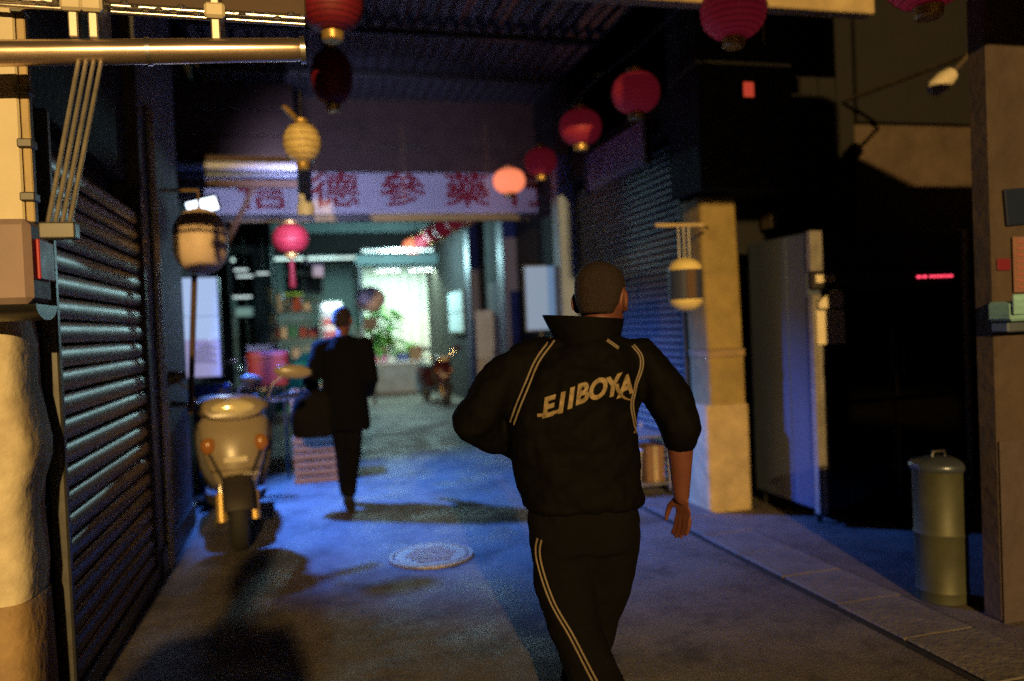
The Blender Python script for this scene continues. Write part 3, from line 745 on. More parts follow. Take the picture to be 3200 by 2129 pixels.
lc = tag(G().tube([(2.56, 2.6+i*0.5, 3.62-0.04*math.sin(i*2.35)**2+max(0, i*0.5-8.4)*0.025) for i in range(40)], 0.006, 6).obj('lantern_cable', M_wire), 'black cable carrying the row of red lanterns', 'cable')
GL = 'deep red lanterns under the awning end'
l1 = lantern('paper_lantern', 'dark red paper lantern with gold cap beside the awning tube end', 0.18, 0.30, M_lanterndim, (0.22, 4.70, 3.37), None)
l2 = lantern('paper_lantern', 'tall dark red lantern hanging above the gold lantern', 0.15, 0.40, M_lanterndim, (0.26, 5.97, 3.36), None, False, cord=0.9)
l3 = lantern('paper_lantern', 'pinkish red tasselled lantern hanging under the white banner', 0.185, 0.30, M_lantern, (-0.12, 8.63, 2.49), None, True, cord=0.45)
gl = lantern('gold_lantern', 'round gold lantern hanging below the tall dark red lantern', 0.145, 0.30, M_goldpaper, (0.03, 6.35, 2.96), None, False, rib=9, cord=0.25)
for k in range(5):
    G().ell((0.05+0.02*k, 0.0, 0.20+0.022*k), 0.03, 0.03, 0.014, 10, 6).obj('gilt_bead', M_gold, gl, True)
wl = thing('pendant_fixture', 'pale blue-lit pendant fitting hanging beneath the gold lantern', 'lamp', (0.04, 7.3, 2.62))
G().cyl((0, 0, 0.05), (0, 0, 0.45), 0.062, n=20).obj('drum', M_white, wl, True)
G().lathe([(0.03, -0.10), (0.075, -0.08), (0.08, 0.0), (0.05, 0.05)], n=20).obj('shade', M_white, wl, True)
G().cyl((0, 0, 0.45), (0, 0, 1.6), 0.006, n=6).obj('cord', M_wire, wl)
for z in (0.06, 0.12):
    G().lathe([(0.05, z), (0.056, z+0.01), (0.05, z+0.02)], n=18, cap=False).obj('brass_ring', M_brass, wl, True)

def globe_lamp(name, label, r, h, band_h, m, mband, loc, bracket, mcore=None):
    t = thing(name, label, 'lamp', loc)
    def cap(s):
        pr = [(max(r*math.cos(a), 0.012), s*(band_h/2 + (h-band_h)/2*math.sin(a))) for a in [R(x) for x in range(0, 91, 9)]]
        return G().lathe(pr, n=32)
    cap(1).obj('upper_shade', m, t, True); cap(-1).obj('lower_shade', m, t, True)
    G().lathe([(r*0.985, -band_h/2+0.001), (r*0.985, band_h/2-0.001)], n=32).obj('band', mband, t, True)
    if mcore: G().box(-0.05, 0.02, -r*1.01, -r*0.98, -band_h/2+0.004, band_h/2-0.004, b=0.002).obj('band_patch', mcore, t)
    if bracket == 'wall':
        G().tube([(0, 0, h/2-0.01), (0, 0, h/2+0.12), (-0.25, 0, h/2+0.12)], 0.012, 8).obj('arm', M_brass, t, True)
        G().tube([(-0.05, 0.0, -h/2), (-0.08, 0.0, -h/2-0.4), (-0.12, 0.0, -h/2-0.95)], 0.02, 8).obj('post', M_brown, t, True)
    else:
        for x in (-0.04, 0.0, 0.04):
            G().cyl((x, 0, h/2-0.03), (x, 0, h/2+0.22), 0.006, n=6).obj('hanger_rod', M_alum, t)
        bx('hanger_bar', M_beam, t, -0.22, 0.16, -0.015, 0.015, h/2+0.22, h/2+0.245, b=0.004)
        G().cyl((0.12, 0, h/2+0.235), (0.30, 0.2, h/2+0.235), 0.010, n=8).obj('arm', M_rail, t)
    return t
globe_lamp('globe_lamp', 'large unlit cream globe lamp on a wall arm beside the broad shutter', 0.18, 0.46, 0.10, M_globe, M_globe, (-0.68, 5.85, 2.16), 'wall')
globe_lamp('globe_lamp', 'hanging yellow lamp with dark navy middle band next to the ochre column', 0.12, 0.38, 0.21, M_globeY, M_navy, (2.62, 5.18, 1.73), 'hang', M_brownband)

# ================================================================== SCOOTER
def scooter(label, loc, rz, paint, group=None):
    """front points to local -Y, origin under the front axle"""
    t = thing('scooter', label, 'scooter', loc, rz, group)
    def wheel(y, name):
        w = thing(name, '', ''); del w['label']; del w['category']; w.parent = t; w.location = (0, y, 0.215)
        P = [(0, 0.165*math.cos(a), 0.165*math.sin(a)) for a in [2*math.pi*k/32 for k in range(32)]]
        G().tube(P, 0.05, 12, closed=True).obj('tyre', M_rubber, w, True)
        P = [(0, 0.118*math.cos(a), 0.118*math.sin(a)) for a in [2*math.pi*k/32 for k in range(32)]]
        G().tube(P, 0.014, 8, closed=True, sx=2.2).obj('rim', M_alum, w, True)
        G().cyl((-0.05, 0, 0), (0.05, 0, 0), 0.035, n=14).obj('hub', M_alum, w, True)
        for k in range(5):
            a = 2*math.pi*k/5
            G().cyl((0, 0.02*math.cos(a), 0.02*math.sin(a)), (0, 0.115*math.cos(a), 0.115*math.sin(a)), 0.012, n=8).obj('spoke', M_alum, w)
    wheel(0.0, 'front_wheel'); wheel(1.22, 'rear_wheel')
    # mudguard
    rg = []
    for a in [R(x) for x in range(20, 171, 10)]:
        c = Vector((0, -0.235*math.cos(a), 0.215+0.235*math.sin(a)))
        rg.append([c+Vector((0.075*math.sin(b), -0.03*math.cos(b)*math.cos(a), 0.03*math.cos(b)*math.sin(a))) for b in [R(x) for x in range(-90, 91, 15)]])
    for q in range(len(rg)):
        inner = [p*1.0 - Vector((0, -0.008*math.cos(R(20+10*q)), 0.008*math.sin(R(20+10*q)))) for p in rg[q]][::-1]
        rg[q] = rg[q]+inner
    G().loft(rg, True).obj('mudguard', M_scootdark, t, True)
    for s in (-1, 1):
        f = G().cyl((s*0.085, 0.0, 0.215), (s*0.085, 0.12, 0.62), 0.019, n=12).obj('fork_leg', M_chrome, t, True)
        G().cyl((s*0.085, -0.005, 0.19), (s*0.085, 0.045, 0.36), 0.027, n=12).obj('slider', M_gold, f, True)
    # front fairing: horizontal sections
    def sec(z, w, yf, yb, n=18):
        pts = []
        for k in range(n):
            a = math.pi*k/(n-1)
            pts.append(Vector((w*math.cos(a), yb-(yb-yf)*math.sin(a)**0.8, z)))
        return pts + [p+Vector((0, 0.03, 0)) for p in pts[::-1]]
    fa = G().loft([sec(0.34, 0.075, 0.02, 0.10), sec(0.42, 0.115, 0.0, 0.12), sec(0.55, 0.155, -0.005, 0.14), sec(0.68, 0.18, 0.02, 0.17), sec(0.79, 0.185, 0.07, 0.20), sec(0.84, 0.15, 0.11, 0.21)], True).obj('front_fairing', paint, t, True, 50)
    G().loft([sec(0.30, 0.11, 0.03, 0.12), sec(0.335, 0.13, 0.01, 0.14)], True).obj('lower_lip', M_scootdark, fa, True)
    for s in (-1, 1):
        G().ell((s*0.135, 0.055, 0.66), 0.04, 0.03, 0.055, 14, 8).obj('turn_signal', M_orange, fa, True)
        pass
    se = lambda w, z0, z1, y, n=30: [Vector((w*(0.80+0.20*math.sin(a))*math.copysign(abs(math.cos(a))**0.6, math.cos(a)), y-0.05*abs(math.cos(a))*0+0.06*abs(math.cos(a)), (z0+z1)/2+(z1-z0)/2*math.copysign(abs(math.sin(a))**0.7, math.sin(a)))) for a in [2*math.pi*k/n for k in range(n)]]
    G().loft([se(0.235, 0.34, 0.82, 0.18), se(0.25, 0.32, 0.84, 0.195), se(0.235, 0.34, 0.82, 0.225)], True).obj('leg_shield', M_scootdark, t, True)
    bx('panel_gap', M_black, fa, -0.13, 0.13, -0.006, 0.02, 0.505, 0.509, b=0.001)
    for q in (-1, 1):
        G().loft([[Vector((q*(0.045+0.05*f_), -0.012+0.03*f_+d_, 0.36+0.13*f_+w_)) for d_, w_ in ((0.0, 0.0), (0.0, 0.05), (0.03, 0.05), (0.03, 0.0))] for f_ in (0.0, 0.5, 1.0, 1.6, 2.0)], True).obj('side_trim', M_scootdark, fa)
    bx('grille', M_black, fa, -0.05, 0.05, -0.003, 0.012, 0.40, 0.44, b=0.004)
    for s in (-1, 1):
        G().tube([(s*0.20, 0.19, 0.91), (s*0.16, 0.10, 0.93), (s*0.08, 0.12, 0.86), (s*0.05, 0.15, 0.80)], 0.005, 6).obj('cable', M_wire, t, True)
    bx('plate', M_panel, fa, -0.06, 0.06, -0.018, -0.008, 0.555, 0.59, b=0.003)
    bx('badge', M_chrome, fa, 0.03, 0.12, -0.004, 0.012, 0.47, 0.482, b=0.003)
    # head cowl with lamp
    co = G().loft([[Vector((w*math.cos(a), y+0.02*math.sin(a), 0.885+h*math.sin(a))) for a in [2*math.pi*k/22 for k in range(22)]] for y, w, h in ((0.045, 0.09, 0.04), (0.05, 0.15, 0.065), (0.12, 0.19, 0.085), (0.20, 0.18, 0.08), (0.27, 0.12, 0.05))], True).obj('head_cowl', paint, t, True, 60)
    G().ell((0.0, 0.055, 0.885), 0.115, 0.03, 0.052, 20, 10).obj('headlight', M_lens, co, True)
    G().tube([(-0.33, 0.26, 0.93), (-0.22, 0.20, 0.915), (0.0, 0.17, 0.91), (0.22, 0.20, 0.915), (0.33, 0.26, 0.93)], 0.012, 10).obj('handlebar', M_chrome, t, True)
    for s in (-1, 1):
        G().cyl((s*0.24, 0.21, 0.917), (s*0.36, 0.275, 0.933), 0.018, n=12).obj('grip', M_rubber, t, True)
        G().tube([(s*0.20, 0.17, 0.905), (s*0.28, 0.17, 0.91), (s*0.35, 0.21, 0.92)], 0.006, 8).obj('brake_lever', M_chrome, t, True)
        mr = G().tube([(s*0.19, 0.20, 0.93), (s*0.22, 0.19, 1.02), (s*0.28, 0.18, 1.07)], 0.007, 8).obj('mirror_arm', M_chrome, t, True)
        Mz = Matrix.Rotation(R(8*s), 3, 'Y')
        G().ell((s*0.33, 0.18, 1.09), 0.105, 0.028, 0.048, 18, 10, Mz).obj('mirror', paint, mr, True)
        G().ell((s*0.33, 0.20, 1.09), 0.095, 0.012, 0.042, 18, 10, Mz).obj('mirror_glass', M_chrome, mr, True)
    G().rings([(0.25, 0, 0.52, 0.16, 0.30), (0.30, 0, 0.52, 0.17, 0.31), (0.315, 0, 0.52, 0.165, 0.30)], 24, 3.5).obj('floorboard', M_scootdark, t, True)
    G().rings([(0.30, 0, 1.05, 0.13, 0.30), (0.42, 0, 1.06, 0.17, 0.36), (0.60, 0, 1.08, 0.185, 0.42), (0.68, 0, 1.10, 0.16, 0.44)], 26, 2.8).obj('rear_body', paint, t, True)
    G().rings([(0.685, 0, 1.06, 0.14, 0.38), (0.73, 0, 1.06, 0.155, 0.40), (0.765, 0, 1.06, 0.14, 0.38), (0.78, 0, 1.06, 0.09, 0.32)], 26, 3.0).obj('seat', M_seat, t, True)
    G().tube([(0.13, 0.95, 0.24), (0.16, 1.15, 0.24), (0.17, 1.50, 0.30)], [0.03, 0.045, 0.05], 14).obj('exhaust', M_rail, t, True)
    G().ell((0, 1.53, 0.60), 0.09, 0.03, 0.035, 14, 8).obj('tail_light', M_red, t, True)
    for s in (-1, 1):
        G().cyl((s*0.03, 0.72, 0.26), (s*0.13, 0.78, 0.005), 0.012, n=8).obj('stand_leg', M_rail, t)
    G().tube([(-0.10, 1.42, 0.70), (-0.10, 1.58, 0.73), (0.10, 1.58, 0.73), (0.10, 1.42, 0.70)], 0.011, 8).obj('grab_rail', M_chrome, t, True)
    return t
s1 = scooter('cream scooter with bright round headlight parked facing up the lane', (-0.52, 5.85, 0), R(6), M_scoot); s1.scale = (1.30, 1.10, 1.12)
s2 = scooter('dark scooter parked close behind against the grey shop wall', (-0.86, 7.55, 0), R(-6), M_scootdark)

# boxes and crates behind the scooter
def crate(name, label, cat, loc, sx, sy, sz, m, group=None, rz=0.0):
    t = thing(name, label, cat, loc, rz, group)
    n = 3
    for k in range(n):
        z0 = sz*k/n+0.006; z1 = sz*(k+1)/n-0.012
        for s in (-1, 1):
            bx('slat', m, t, -sx/2, sx/2, s*(sy/2)-0.008, s*(sy/2)+0.008, z0, z1, b=0.003)
            bx('slat', m, t, s*(sx/2-0.009)-0.008, s*(sx/2-0.009)+0.008, -sy/2+0.009, sy/2-0.009, z0, z1, b=0.003)
    for a in (-1, 1):
        for b_ in (-1, 1):
            bx('corner_post', m, t, a*(sx/2-0.03)-0.012, a*(sx/2-0.03)+0.012, b_*(sy/2-0.022)-0.012, b_*(sy/2-0.022)+0.012, 0.0, sz, b=0.003)
    bx('base', m, t, -sx/2+0.02, sx/2-0.02, -sy/2+0.02, sy/2-0.02, 0.002, 0.016, b=0.002)
    return t
GC = 'brown slatted crates stacked behind the cream scooter'
for i in range(4):
    crate('crate', 'brown slatted crate, %s of the stack behind the cream scooter' % ('lowest', 'second', 'third', 'topmost')[i], 'crate', (0.02+random.uniform(-0.015, 0.015), 8.35, i*0.235), 0.42, 0.34, 0.23, M_crate, None, R(random.uniform(-4, 4)))
rb = thing('cool_box', 'red plastic cool box raised on a steel stand beyond the cream scooter', 'box', (-0.40, 8.62, 0))
G().rings([(0.98, 0, 0, 0.185, 0.14), (1.0, 0, 0, 0.195, 0.15), (1.26, 0, 0, 0.205, 0.16)], 24, 6).obj('body', M_redbox, rb, True, 40)
G().rings([(1.265, 0, 0, 0.212, 0.166), (1.31, 0, 0, 0.212, 0.166), (1.33, 0, 0, 0.19, 0.15)], 24, 6).obj('lid', M_redbox, rb, True, 40)
for a in (-1, 1):
    for b_ in (-1, 1):
        G().cyl((a*0.15, b_*0.11, 0), (a*0.15, b_*0.11, 0.98), 0.012, n=8).obj('stand_leg', M_rail, rb)
bx('shelf', M_rail, rb, -0.17, 0.17, -0.13, 0.13, 0.962, 0.978)
nb2 = thing('storage_tub', 'navy storage tub under the glowing light box sign', 'tub', (-0.93, 8.3, 0))
G().rings([(0.0, 0, 0, 0.15, 0.17), (0.5, 0, 0, 0.165, 0.185), (1.0, 0, 0, 0.17, 0.19)], 24, 5).obj('body', M_bluecrate, nb2, True, 40)
G().rings([(1.003, 0, 0, 0.18, 0.2), (1.03, 0, 0, 0.18, 0.2), (1.045, 0, 0, 0.165, 0.185)], 24, 5).obj('lid', M_bluecrate, nb2, True, 40)

# trolley in front of the right shutter
tr = thing('trolley', 'low steel trolley holding a bucket and carton by the narrow-slatted shutter', 'trolley', (2.72, 6.45, 0))
for z in (0.10, 0.50):
    bx('shelf', M_alum, tr, -0.2, 0.2, -0.3, 0.3, z, z+0.02)
for a in (-1, 1):
    for b_ in (-1, 1):
        G().cyl((a*0.19, b_*0.29, 0.05), (a*0.19, b_*0.29, 0.56), 0.011, n=8).obj('upright', M_chrome, tr, True)
        G().cyl((a*0.19-0.012, b_*0.29, 0.028), (a*0.19+0.012, b_*0.29, 0.028), 0.026, n=12).obj('castor', M_rubber, tr, True)
bk = thing('bucket', 'pale plastic bucket standing on the low trolley shelf', 'bucket', (2.60, 6.30, 0.122))
G().lathe([(0.085, 0.0), (0.09, 0.01), (0.11, 0.25), (0.118, 0.26), (0.118, 0.27), (0.104, 0.27), (0.084, 0.02), (0.0, 0.015)], n=28).obj('body', M_white, bk, True)
G().tube([(0.115*math.cos(a), 0.115*math.sin(a)*0.2, 0.25+0.09*math.sin(a)) for a in [math.pi*k/10 for k in range(11)]], 0.004, 6).obj('bail', M_rail, bk)
ct = thing('carton', 'ochre carton on the low trolley shelf next to the bucket', 'carton', (2.80, 6.32, 0.122))
bx('body', M_crate, ct, -0.08, 0.08, -0.12, 0.12, 0.0, 0.30, b=0.004)
bx('tape', M_beam, ct, -0.02, 0.02, -0.1215, 0.121, 0.002, 0.303, b=0.001)

# ================================================================== FAR MARKET
# second roof fascia with tubes
c2 = thing('far_canopy', 'teal canopy fascia with two fluorescent tubes past the banner', 'canopy', (-1.82, 19.6, 3.18)); c2.scale = (1.4, 1.4, 1.4)
bx('fascia', M_tealwall, c2, 0.8, 4.4, 0.0, 0.06, 0.50, 0.78)
bx('fascia_lower', M_darkwall, c2, 0.3, 4.4, 0.02, 0.09, 0.12, 0.495)
bx('roof_panel', M_darkwall, c2, 0.3, 4.4, 0.1, 1.5, 0.50, 0.56)
for x0 in (0.12, 1.35):
    f = bx('tube_batten', M_white, c2, x0, x0+1.20, 0.02, 0.08, 0.07, 0.105)
    G().cyl((x0+0.02, 0.0, 0.06), (x0+1.18, 0.0, 0.065), 0.014, n=10).obj('tube', E_tube, f, True)
lamp('market_tube_light', 'AREA', (0.1, 19.4, 3.22), 60, (0.6, 1.0, 0.9), (0.2, 19.0, 0), shape='RECTANGLE', size=2.4, size_y=0.06)
hb = thing('hanging_sign', 'small white hanging sign box with sloped top and a face given its own glow', 'sign', (0.24, 13.8, 2.44))
G().loft([[Vector((x, y, z)) for x, z in ((-0.10, 0.0), (0.08, 0.0), (0.08, 0.19), (0.06, 0.215), (-0.34, 0.30), (-0.34, 0.27), (-0.10, 0.19))] for y in (0.0, 0.14)], True).obj('casing', M_white, hb)
bx('face', mat('pink_white_glow', (0.8, 0.7, 0.75), 0.5, emit=(0.8, 0.65, 0.75), estr=0.55), hb, -0.09, 0.07, -0.006, -0.001, 0.01, 0.175, b=0.001)  # face glow is emission, put in instead of light from the tubes
for i, (x, z, wd) in enumerate(((-1.06, 2.63, 0.24), (-1.00, 2.52, 0.28), (-1.06, 2.16, 0.32), (-0.70, 2.56, 0.22))):
    s = thing('tube_lamp', ('short white tube lamp over the dark far doorway, topmost of its column', 'short white tube lamp over the dark far doorway, second of its column', 'short white tube lamp low beside the dark far doorway', 'single short white tube lamp under the teal canopy corner')[i], 'lamp', (x, 14.6, z))
    bx('batten', M_white, s, -wd/2, wd/2, 0.0, 0.03, 0.0, 0.03)
    G().cyl((-wd/2+0.01, -0.012, 0.012), (wd/2-0.01, -0.012, 0.012), 0.013, n=8).obj('tube', E_small, s, True)
    G().cyl((0, 0.015, 0.03), (0, 0.015, 3.2-z), 0.004, n=5).obj('cord', M_wire, s)
wlb = thing('wall_lamp_box', 'square white lit box lamp at the dark far doorway', 'lamp', (-1.04, 14.5, 1.82))
bx('casing', M_white, wlb, -0.15, 0.15, 0.0, 0.1, 0.0, 0.18)
bx('diffuser', E_winw, wlb, -0.13, 0.13, -0.008, -0.001, 0.02, 0.16)
dp = thing('dark_shopfront', 'unlit far shopfront with dark doorway and green-grey jamb', 'building', (-3.5, 15.0, 0))
bx('wall', M_darkwall, dp, 0.0, 2.2, 0.0, 0.3, 0.0, 5.0)
bx('jamb', M_tealwall, dp, 2.62, 2.95, -0.05, 0.25, 0.0, 3.1)
bx('header', M_darkwall, dp, 2.2, 2.95, 0.0, 0.3, 3.11, 5.0)
bx('doorway_back', M_darkwall, dp, 2.2, 2.95, 1.4, 1.5, 0.0, 3.1)
bx('return_wall', M_darkwall, dp, 0.0, 2.3, -4.9, -4.7, 0.0, 5.0)

# end of the lane: shop row at the far side
er = thing('end_building', 'dim teal building closing the end of the lane', 'building', (0.0, 22.0, 0))
bx('wall', M_tealwall, er, -6.0, 7.0, 0.0, 0.3, 0.0, 7.0)
for x in (-3.4, -1.7, 0.0):
    w = bx('window', M_rail, er, x-0.5, x+0.5, -0.05, -0.004, 2.5, 3.6)
    for k in range(2):
        G().box(x-0.46+k*0.47, x-0.02+k*0.47, -0.07, -0.055, 2.55, 3.55).obj('pane', M_glassdark, w)
for k in range(10):
    bx('shutter_slat', M_greywall, er, -2.6, 0.15, -0.05, -0.005, 0.2+k*0.2, 0.38+k*0.2, b=0.01)
oc = thing('stall_awning', 'sagging olive cloth awning over the far stall', 'awning', (-0.35, 18.8, 2.2))
g = G(); rg = []
for i in range(13):
    x = -0.75 + 1.5*i/12
    rg.append([Vector((x, y, 0.33 - 0.22*(x+0.75) - 0.05*math.sin(math.pi*(y+0.5)) + th)) for y, th in [(-0.5+k/6, 0) for k in range(7)] + [(0.5-k/6, -0.012) for k in range(7)]])
g.loft(rg, True).obj('cloth', M_olivecloth, oc, True)
bx('trim', mat('yellow_trim', (0.5, 0.45, 0.03), 0.6), oc, -0.2, 0.3, -0.52, -0.505, 0.14, 0.20)
for x in (-0.7, 0.7):
    G().cyl((x, -0.45, -2.2), (x, -0.45, 0.30-0.22*(x+0.75)), 0.018, n=8).obj('pole', M_alum, oc)

vm = thing('vending_machine', 'lit vending machine with bright header and pink bands, far end of lane', 'vending machine', (0.58, 19.6, 0))
bx('cabinet', M_white, vm, -0.26, 0.26, 0.0, 0.6, 0.05, 2.22, b=0.02)
bx('header', E_vend, vm, -0.23, 0.23, -0.02, -0.002, 2.02, 2.18)
for k, (z0, z1, m) in enumerate(((1.84, 1.99, E_vendlow), (1.66, 1.82, E_vendred), (1.54, 1.64, E_vendlow), (1.36, 1.52, E_vendred), (1.2, 1.34, E_vend), (0.85, 1.17, E_vendred))):
    bx('product_row', m, vm, -0.23, 0.23, -0.015, -0.002, z0, z1)
bx('kick_plate', M_rail, vm, -0.25, 0.25, 0.03, 0.55, 0.0, 0.048)
lamp('vending_light', 'AREA', (0.58, 19.55, 1.7), 12, (0.7, 0.75, 1.0), (0.6, 15.0, 0.8), shape='RECTANGLE', size=0.45, size_y=1.2)

# lit plant stall at the end, on the right
psb = thing('stall_backdrop', 'white sheeted stall backdrop brightly lit behind potted plants', 'stall', (1.45, 20.6, 0))
M_sheet = mat('white_sheet', (0.78, 0.80, 0.76), 0.7, nscale=2, namt=0.15)
for i in range(6):
    x0 = i*0.33
    rg = [[Vector((x0+0.33*k/10, 0.035*math.sin(2*math.pi*k/10*1.0+i)+0.02*(i % 2), z)) for k in range(11)] + [Vector((x0+0.33*k/10, 0.012+0.035*math.sin(2*math.pi*k/10*1.0+i)+0.02*(i % 2), z)) for k in range(10, -1, -1)] for z in (0.0, 1.6, 3.1)]
    G().loft(rg, True).obj('sheet', M_sheet, psb, True)
bx('top_rail', M_rail, psb, -0.05, 2.05, -0.03, 0.06, 3.12, 3.17)
bx('front_fascia', M_tealwall, psb, -0.3, 2.05, -2.0, -1.94, 3.0, 3.25)
for x in (-0.2, 2.0):
    bx('post', M_greywall, psb, x-0.04, x+0.04, -2.0, -1.92, 0.0, 2.99)
for x in (0.5, 1.3):
    f = bx('tube_batten', M_white, psb, x-0.3, x+0.3, -1.4, -1.34, 2.93, 2.97)
    G().cyl((x-0.28, -1.37, 2.91), (x+0.28, -1.37, 2.91), 0.015, n=8).obj('tube', E_tube, f, True)
lamp('stall_light', 'AREA', (2.3, 19.2, 2.9), 150, (0.72, 1.0, 0.72), (2.3, 19.8, 0), shape='RECTANGLE', size=1.6, size_y=0.3)
lamp('stall_front_light', 'POINT', (1.9, 16.6, 2.95), 330, (0.52, 0.95, 1.0), shadow_soft_size=0.15)
tb = thing('tube_lamp', 'fluorescent tube hanging over the bright far lane floor', 'lamp', (1.9, 16.6, 3.12))
bx('batten', M_white, tb, -0.75, 0.75, -0.03, 0.03, 0.02, 0.06)
G().cyl((-0.73, 0, 0.004), (0.73, 0, 0.004), 0.014, n=8).obj('tube', E_tube, tb, True)
for x in (-0.6, 0.6):
    G().cyl((x, 0, 0.06), (x, 0, 0.6), 0.004, n=5).obj('cord', M_wire, tb)

def leaf_mesh(L, W, bend):
    rg = []
    for i in range(7):
        t_ = i/6; w = W*math.sin(math.pi*min(0.98, t_*0.93+0.05))**0.8
        y = L*t_; z = bend*L*(t_-t_*t_*1.5)
        rg.append([Vector((-w/2, y, z+0.12*w)), Vector((0, y, z)), Vector((w/2, y, z+0.12*w)), Vector((0, y, z-0.004))])
    return G().loft(rg, True).mesh('leaf', True)
LF = [leaf_mesh(0.42, 0.13, 0.5), leaf_mesh(0.34, 0.15, 0.7), leaf_mesh(0.5, 0.11, 0.3)]
for l_ in LF: l_.materials.append(M_leaf)
def plant(label, loc, hgt, n, spread):
    t = thing('potted_plant', label, 'plant', loc)
    G().lathe([(0.12, 0.0), (0.16, 0.24), (0.175, 0.25), (0.175, 0.28), (0.15, 0.28), (0.14, 0.24), (0.0, 0.24)], n=24).obj('pot', M_pot, t, True)
    for k in range(4):
        a = k*1.7
        G().tube([(0.03*math.cos(a), 0.03*math.sin(a), 0.24), (0.08*math.cos(a), 0.08*math.sin(a), hgt*0.6), (0.16*math.cos(a), 0.16*math.sin(a), hgt)], [0.014, 0.011, 0.006], 8).obj('stem', M_stem, t, True)
    for k in range(n):
        a = random.uniform(0, 2*math.pi); zz = random.uniform(0.35, 1.0)
        link('leaf', random.choice(LF), t, (0.12*zz*math.cos(a), 0.12*zz*math.sin(a), hgt*zz), (R(random.uniform(-25, 45)), R(random.uniform(-20, 20)), a+random.uniform(-0.5, 0.5)))
    return t
plant('tall bright green potted plant at the lit stall', (1.80, 18.95, 0.0), 1.9, 60, 0.5).scale = (1.25, 1.25, 1.05)
plant('mid-height leafy potted plant on the white stall counter', (1.62, 18.75, 0.765), 0.55, 30, 0.4).scale = (1.2, 1.0, 1.1)
plant('bushy green potted plant before the white sheets, next to the brown carton', (2.25, 19.3, 0.0), 1.05, 34, 0.5)
sct = thing('stall_counter', 'white-topped stall counter crowded with goods before the plants', 'counter', (1.9, 18.6, 0))
bx('top', M_white, sct, -0.45, 0.75, -0.3, 0.3, 0.72, 0.76)
bx('front', M_greywall, sct, -0.42, 0.72, -0.27, -0.24, 0.05, 0.715)
bx('plinth', M_rail, sct, -0.40, 0.70, -0.2, 0.25, 0.0, 0.715)
for i, (x, z, sx, sz, m, lab) in enumerate(((-0.3, 0.765, 0.13, 0.12, M_pink, 'pink box on the white stall counter'), (-0.05, 0.765, 0.09, 0.10, M_white, 'white tub on the white stall counter'), (0.22, 0.765, 0.12, 0.14, M_bluecrate, 'blue tub on the white stall counter'), (0.52, 0.765, 0.14, 0.32, M_crate, 'tall brown carton on the white stall counter'))):
    o = thing('carton', lab, 'box', (1.9+x, 18.55, z))
    bx('body', m, o, -sx, sx, -0.12, 0.12, 0.0, sz, b=0.012)
    bx('lid', m, o, -sx*1.05, sx*1.05, -0.126, 0.126, sz+0.002, sz+0.02, b=0.006)
rd = thing('round_mirror', 'round lilac-grey convex mirror on a post near the plant stall', 'mirror', (1.25, 16.0, 0))
G().ell((0, 0, 2.12), 0.30, 0.05, 0.26, 28, 12).obj('mirror_disc', mat('lilac_mirror', (0.5, 0.45, 0.5), 0.35, 0.3, nscale=5, namt=0.2), rd, True)
G().cyl((0, 0.07, 0), (0, 0.07, 2.2), 0.03, n=12).obj('post', M_rail, rd, True)
bx('small_plate', M_greywall, rd, -0.16, 0.12, -0.01, 0.03, 1.52, 1.76)

# left market stall past the banner: table, teal tarp, crates
st = thing('stall_table', 'folding stall table under a draped teal tarp below the banner', 'table', (-0.38, 10.9, 0))
bx('top', M_alum, st, -0.75, 0.55, -0.35, 0.35, 0.80, 0.83)
for a in (-0.7, 0.5):
    for b_ in (-0.3, 0.3):
        G().cyl((a, b_, 0), (a, b_, 0.80), 0.016, n=8).obj('leg', M_rail, st)
tp = tag(wob([(0.50, 0.32, 0, 0.32, 0.40), (0.65, 0.32, 0, 0.30, 0.39), (0.835, 0.32, 0, 0.27, 0.37), (0.95, 0.34, 0, 0.22, 0.26), (1.12, 0.40, 0, 0.16, 0.16), (1.24, 0.46, 0, 0.08, 0.10)], n=30, p=2.5, amp=0.02).obj('tarp', M_tealcloth, None, True), 'teal tarp heaped over goods on the folding stall table', 'tarp'); tp.location = (-0.44, 10.85, 0)
GS = 'white foam boxes piled on the stall table'
for i in range(4):
    o = thing('foam_box', 'white foam box, %s of the pile on the stall table' % ('lowest', 'second', 'third', 'topmost')[i], 'box', (-0.62+0.02*i, 10.85, 0.832+i*0.135))
    bx('body', M_white, o, -0.2, 0.2, -0.15, 0.15, 0.0, 0.10, b=0.012)
    bx('lid', M_white, o, -0.21, 0.21, -0.16, 0.16, 0.102, 0.13, b=0.012)
sh = thing('goods_shelf', 'dim steel shelf rack of blue and teal packets by the dark shopfront', 'shelf', (-0.55, 15.6, 0))
for z in (0.4, 0.9, 1.4, 1.9):
    bx('shelf', M_rail, sh, -0.55, 0.75, -0.2, 0.2, z, z+0.025)
for a in (-0.54, 0.72):
    bx('upright', M_rail, sh, a, a+0.02, -0.2, 0.2, 0.0, 2.2)
for z in (0.426, 0.926, 1.426, 1.926):
    x = -0.48
    while x < 0.6:
        wd = random.uniform(0.10, 0.22); hh = random.uniform(0.15, 0.36)
        o = tag(G().rings([(0.0, 0, 0, wd/2, 0.13), (hh*0.9, 0, 0, wd/2, 0.13), (hh, 0, 0, wd*0.42, 0.10)], 16, 5).obj('packet', random.choice([M_bluecrate, M_tealcloth, M_whitewall, M_steelside, M_greywall, M_redbox]), None, True, 40), 'packet of goods standing on the dim steel shelf rack', 'packet', 'packets on the dim steel shelf rack')
        o.location = (-0.55+x+wd/2, 15.5, z); x += wd+0.02
s3 = scooter('far dark scooter with glowing tail lamps seen beside the shelf rack', (-0.85, 13.6, 0), R(180), M_scootdark)
for x in (-0.06, 0.06):
    G().ell((x, 1.55, 0.60), 0.035, 0.02, 0.02, 10, 6).obj('tail_lamp', E_tail, s3, True)
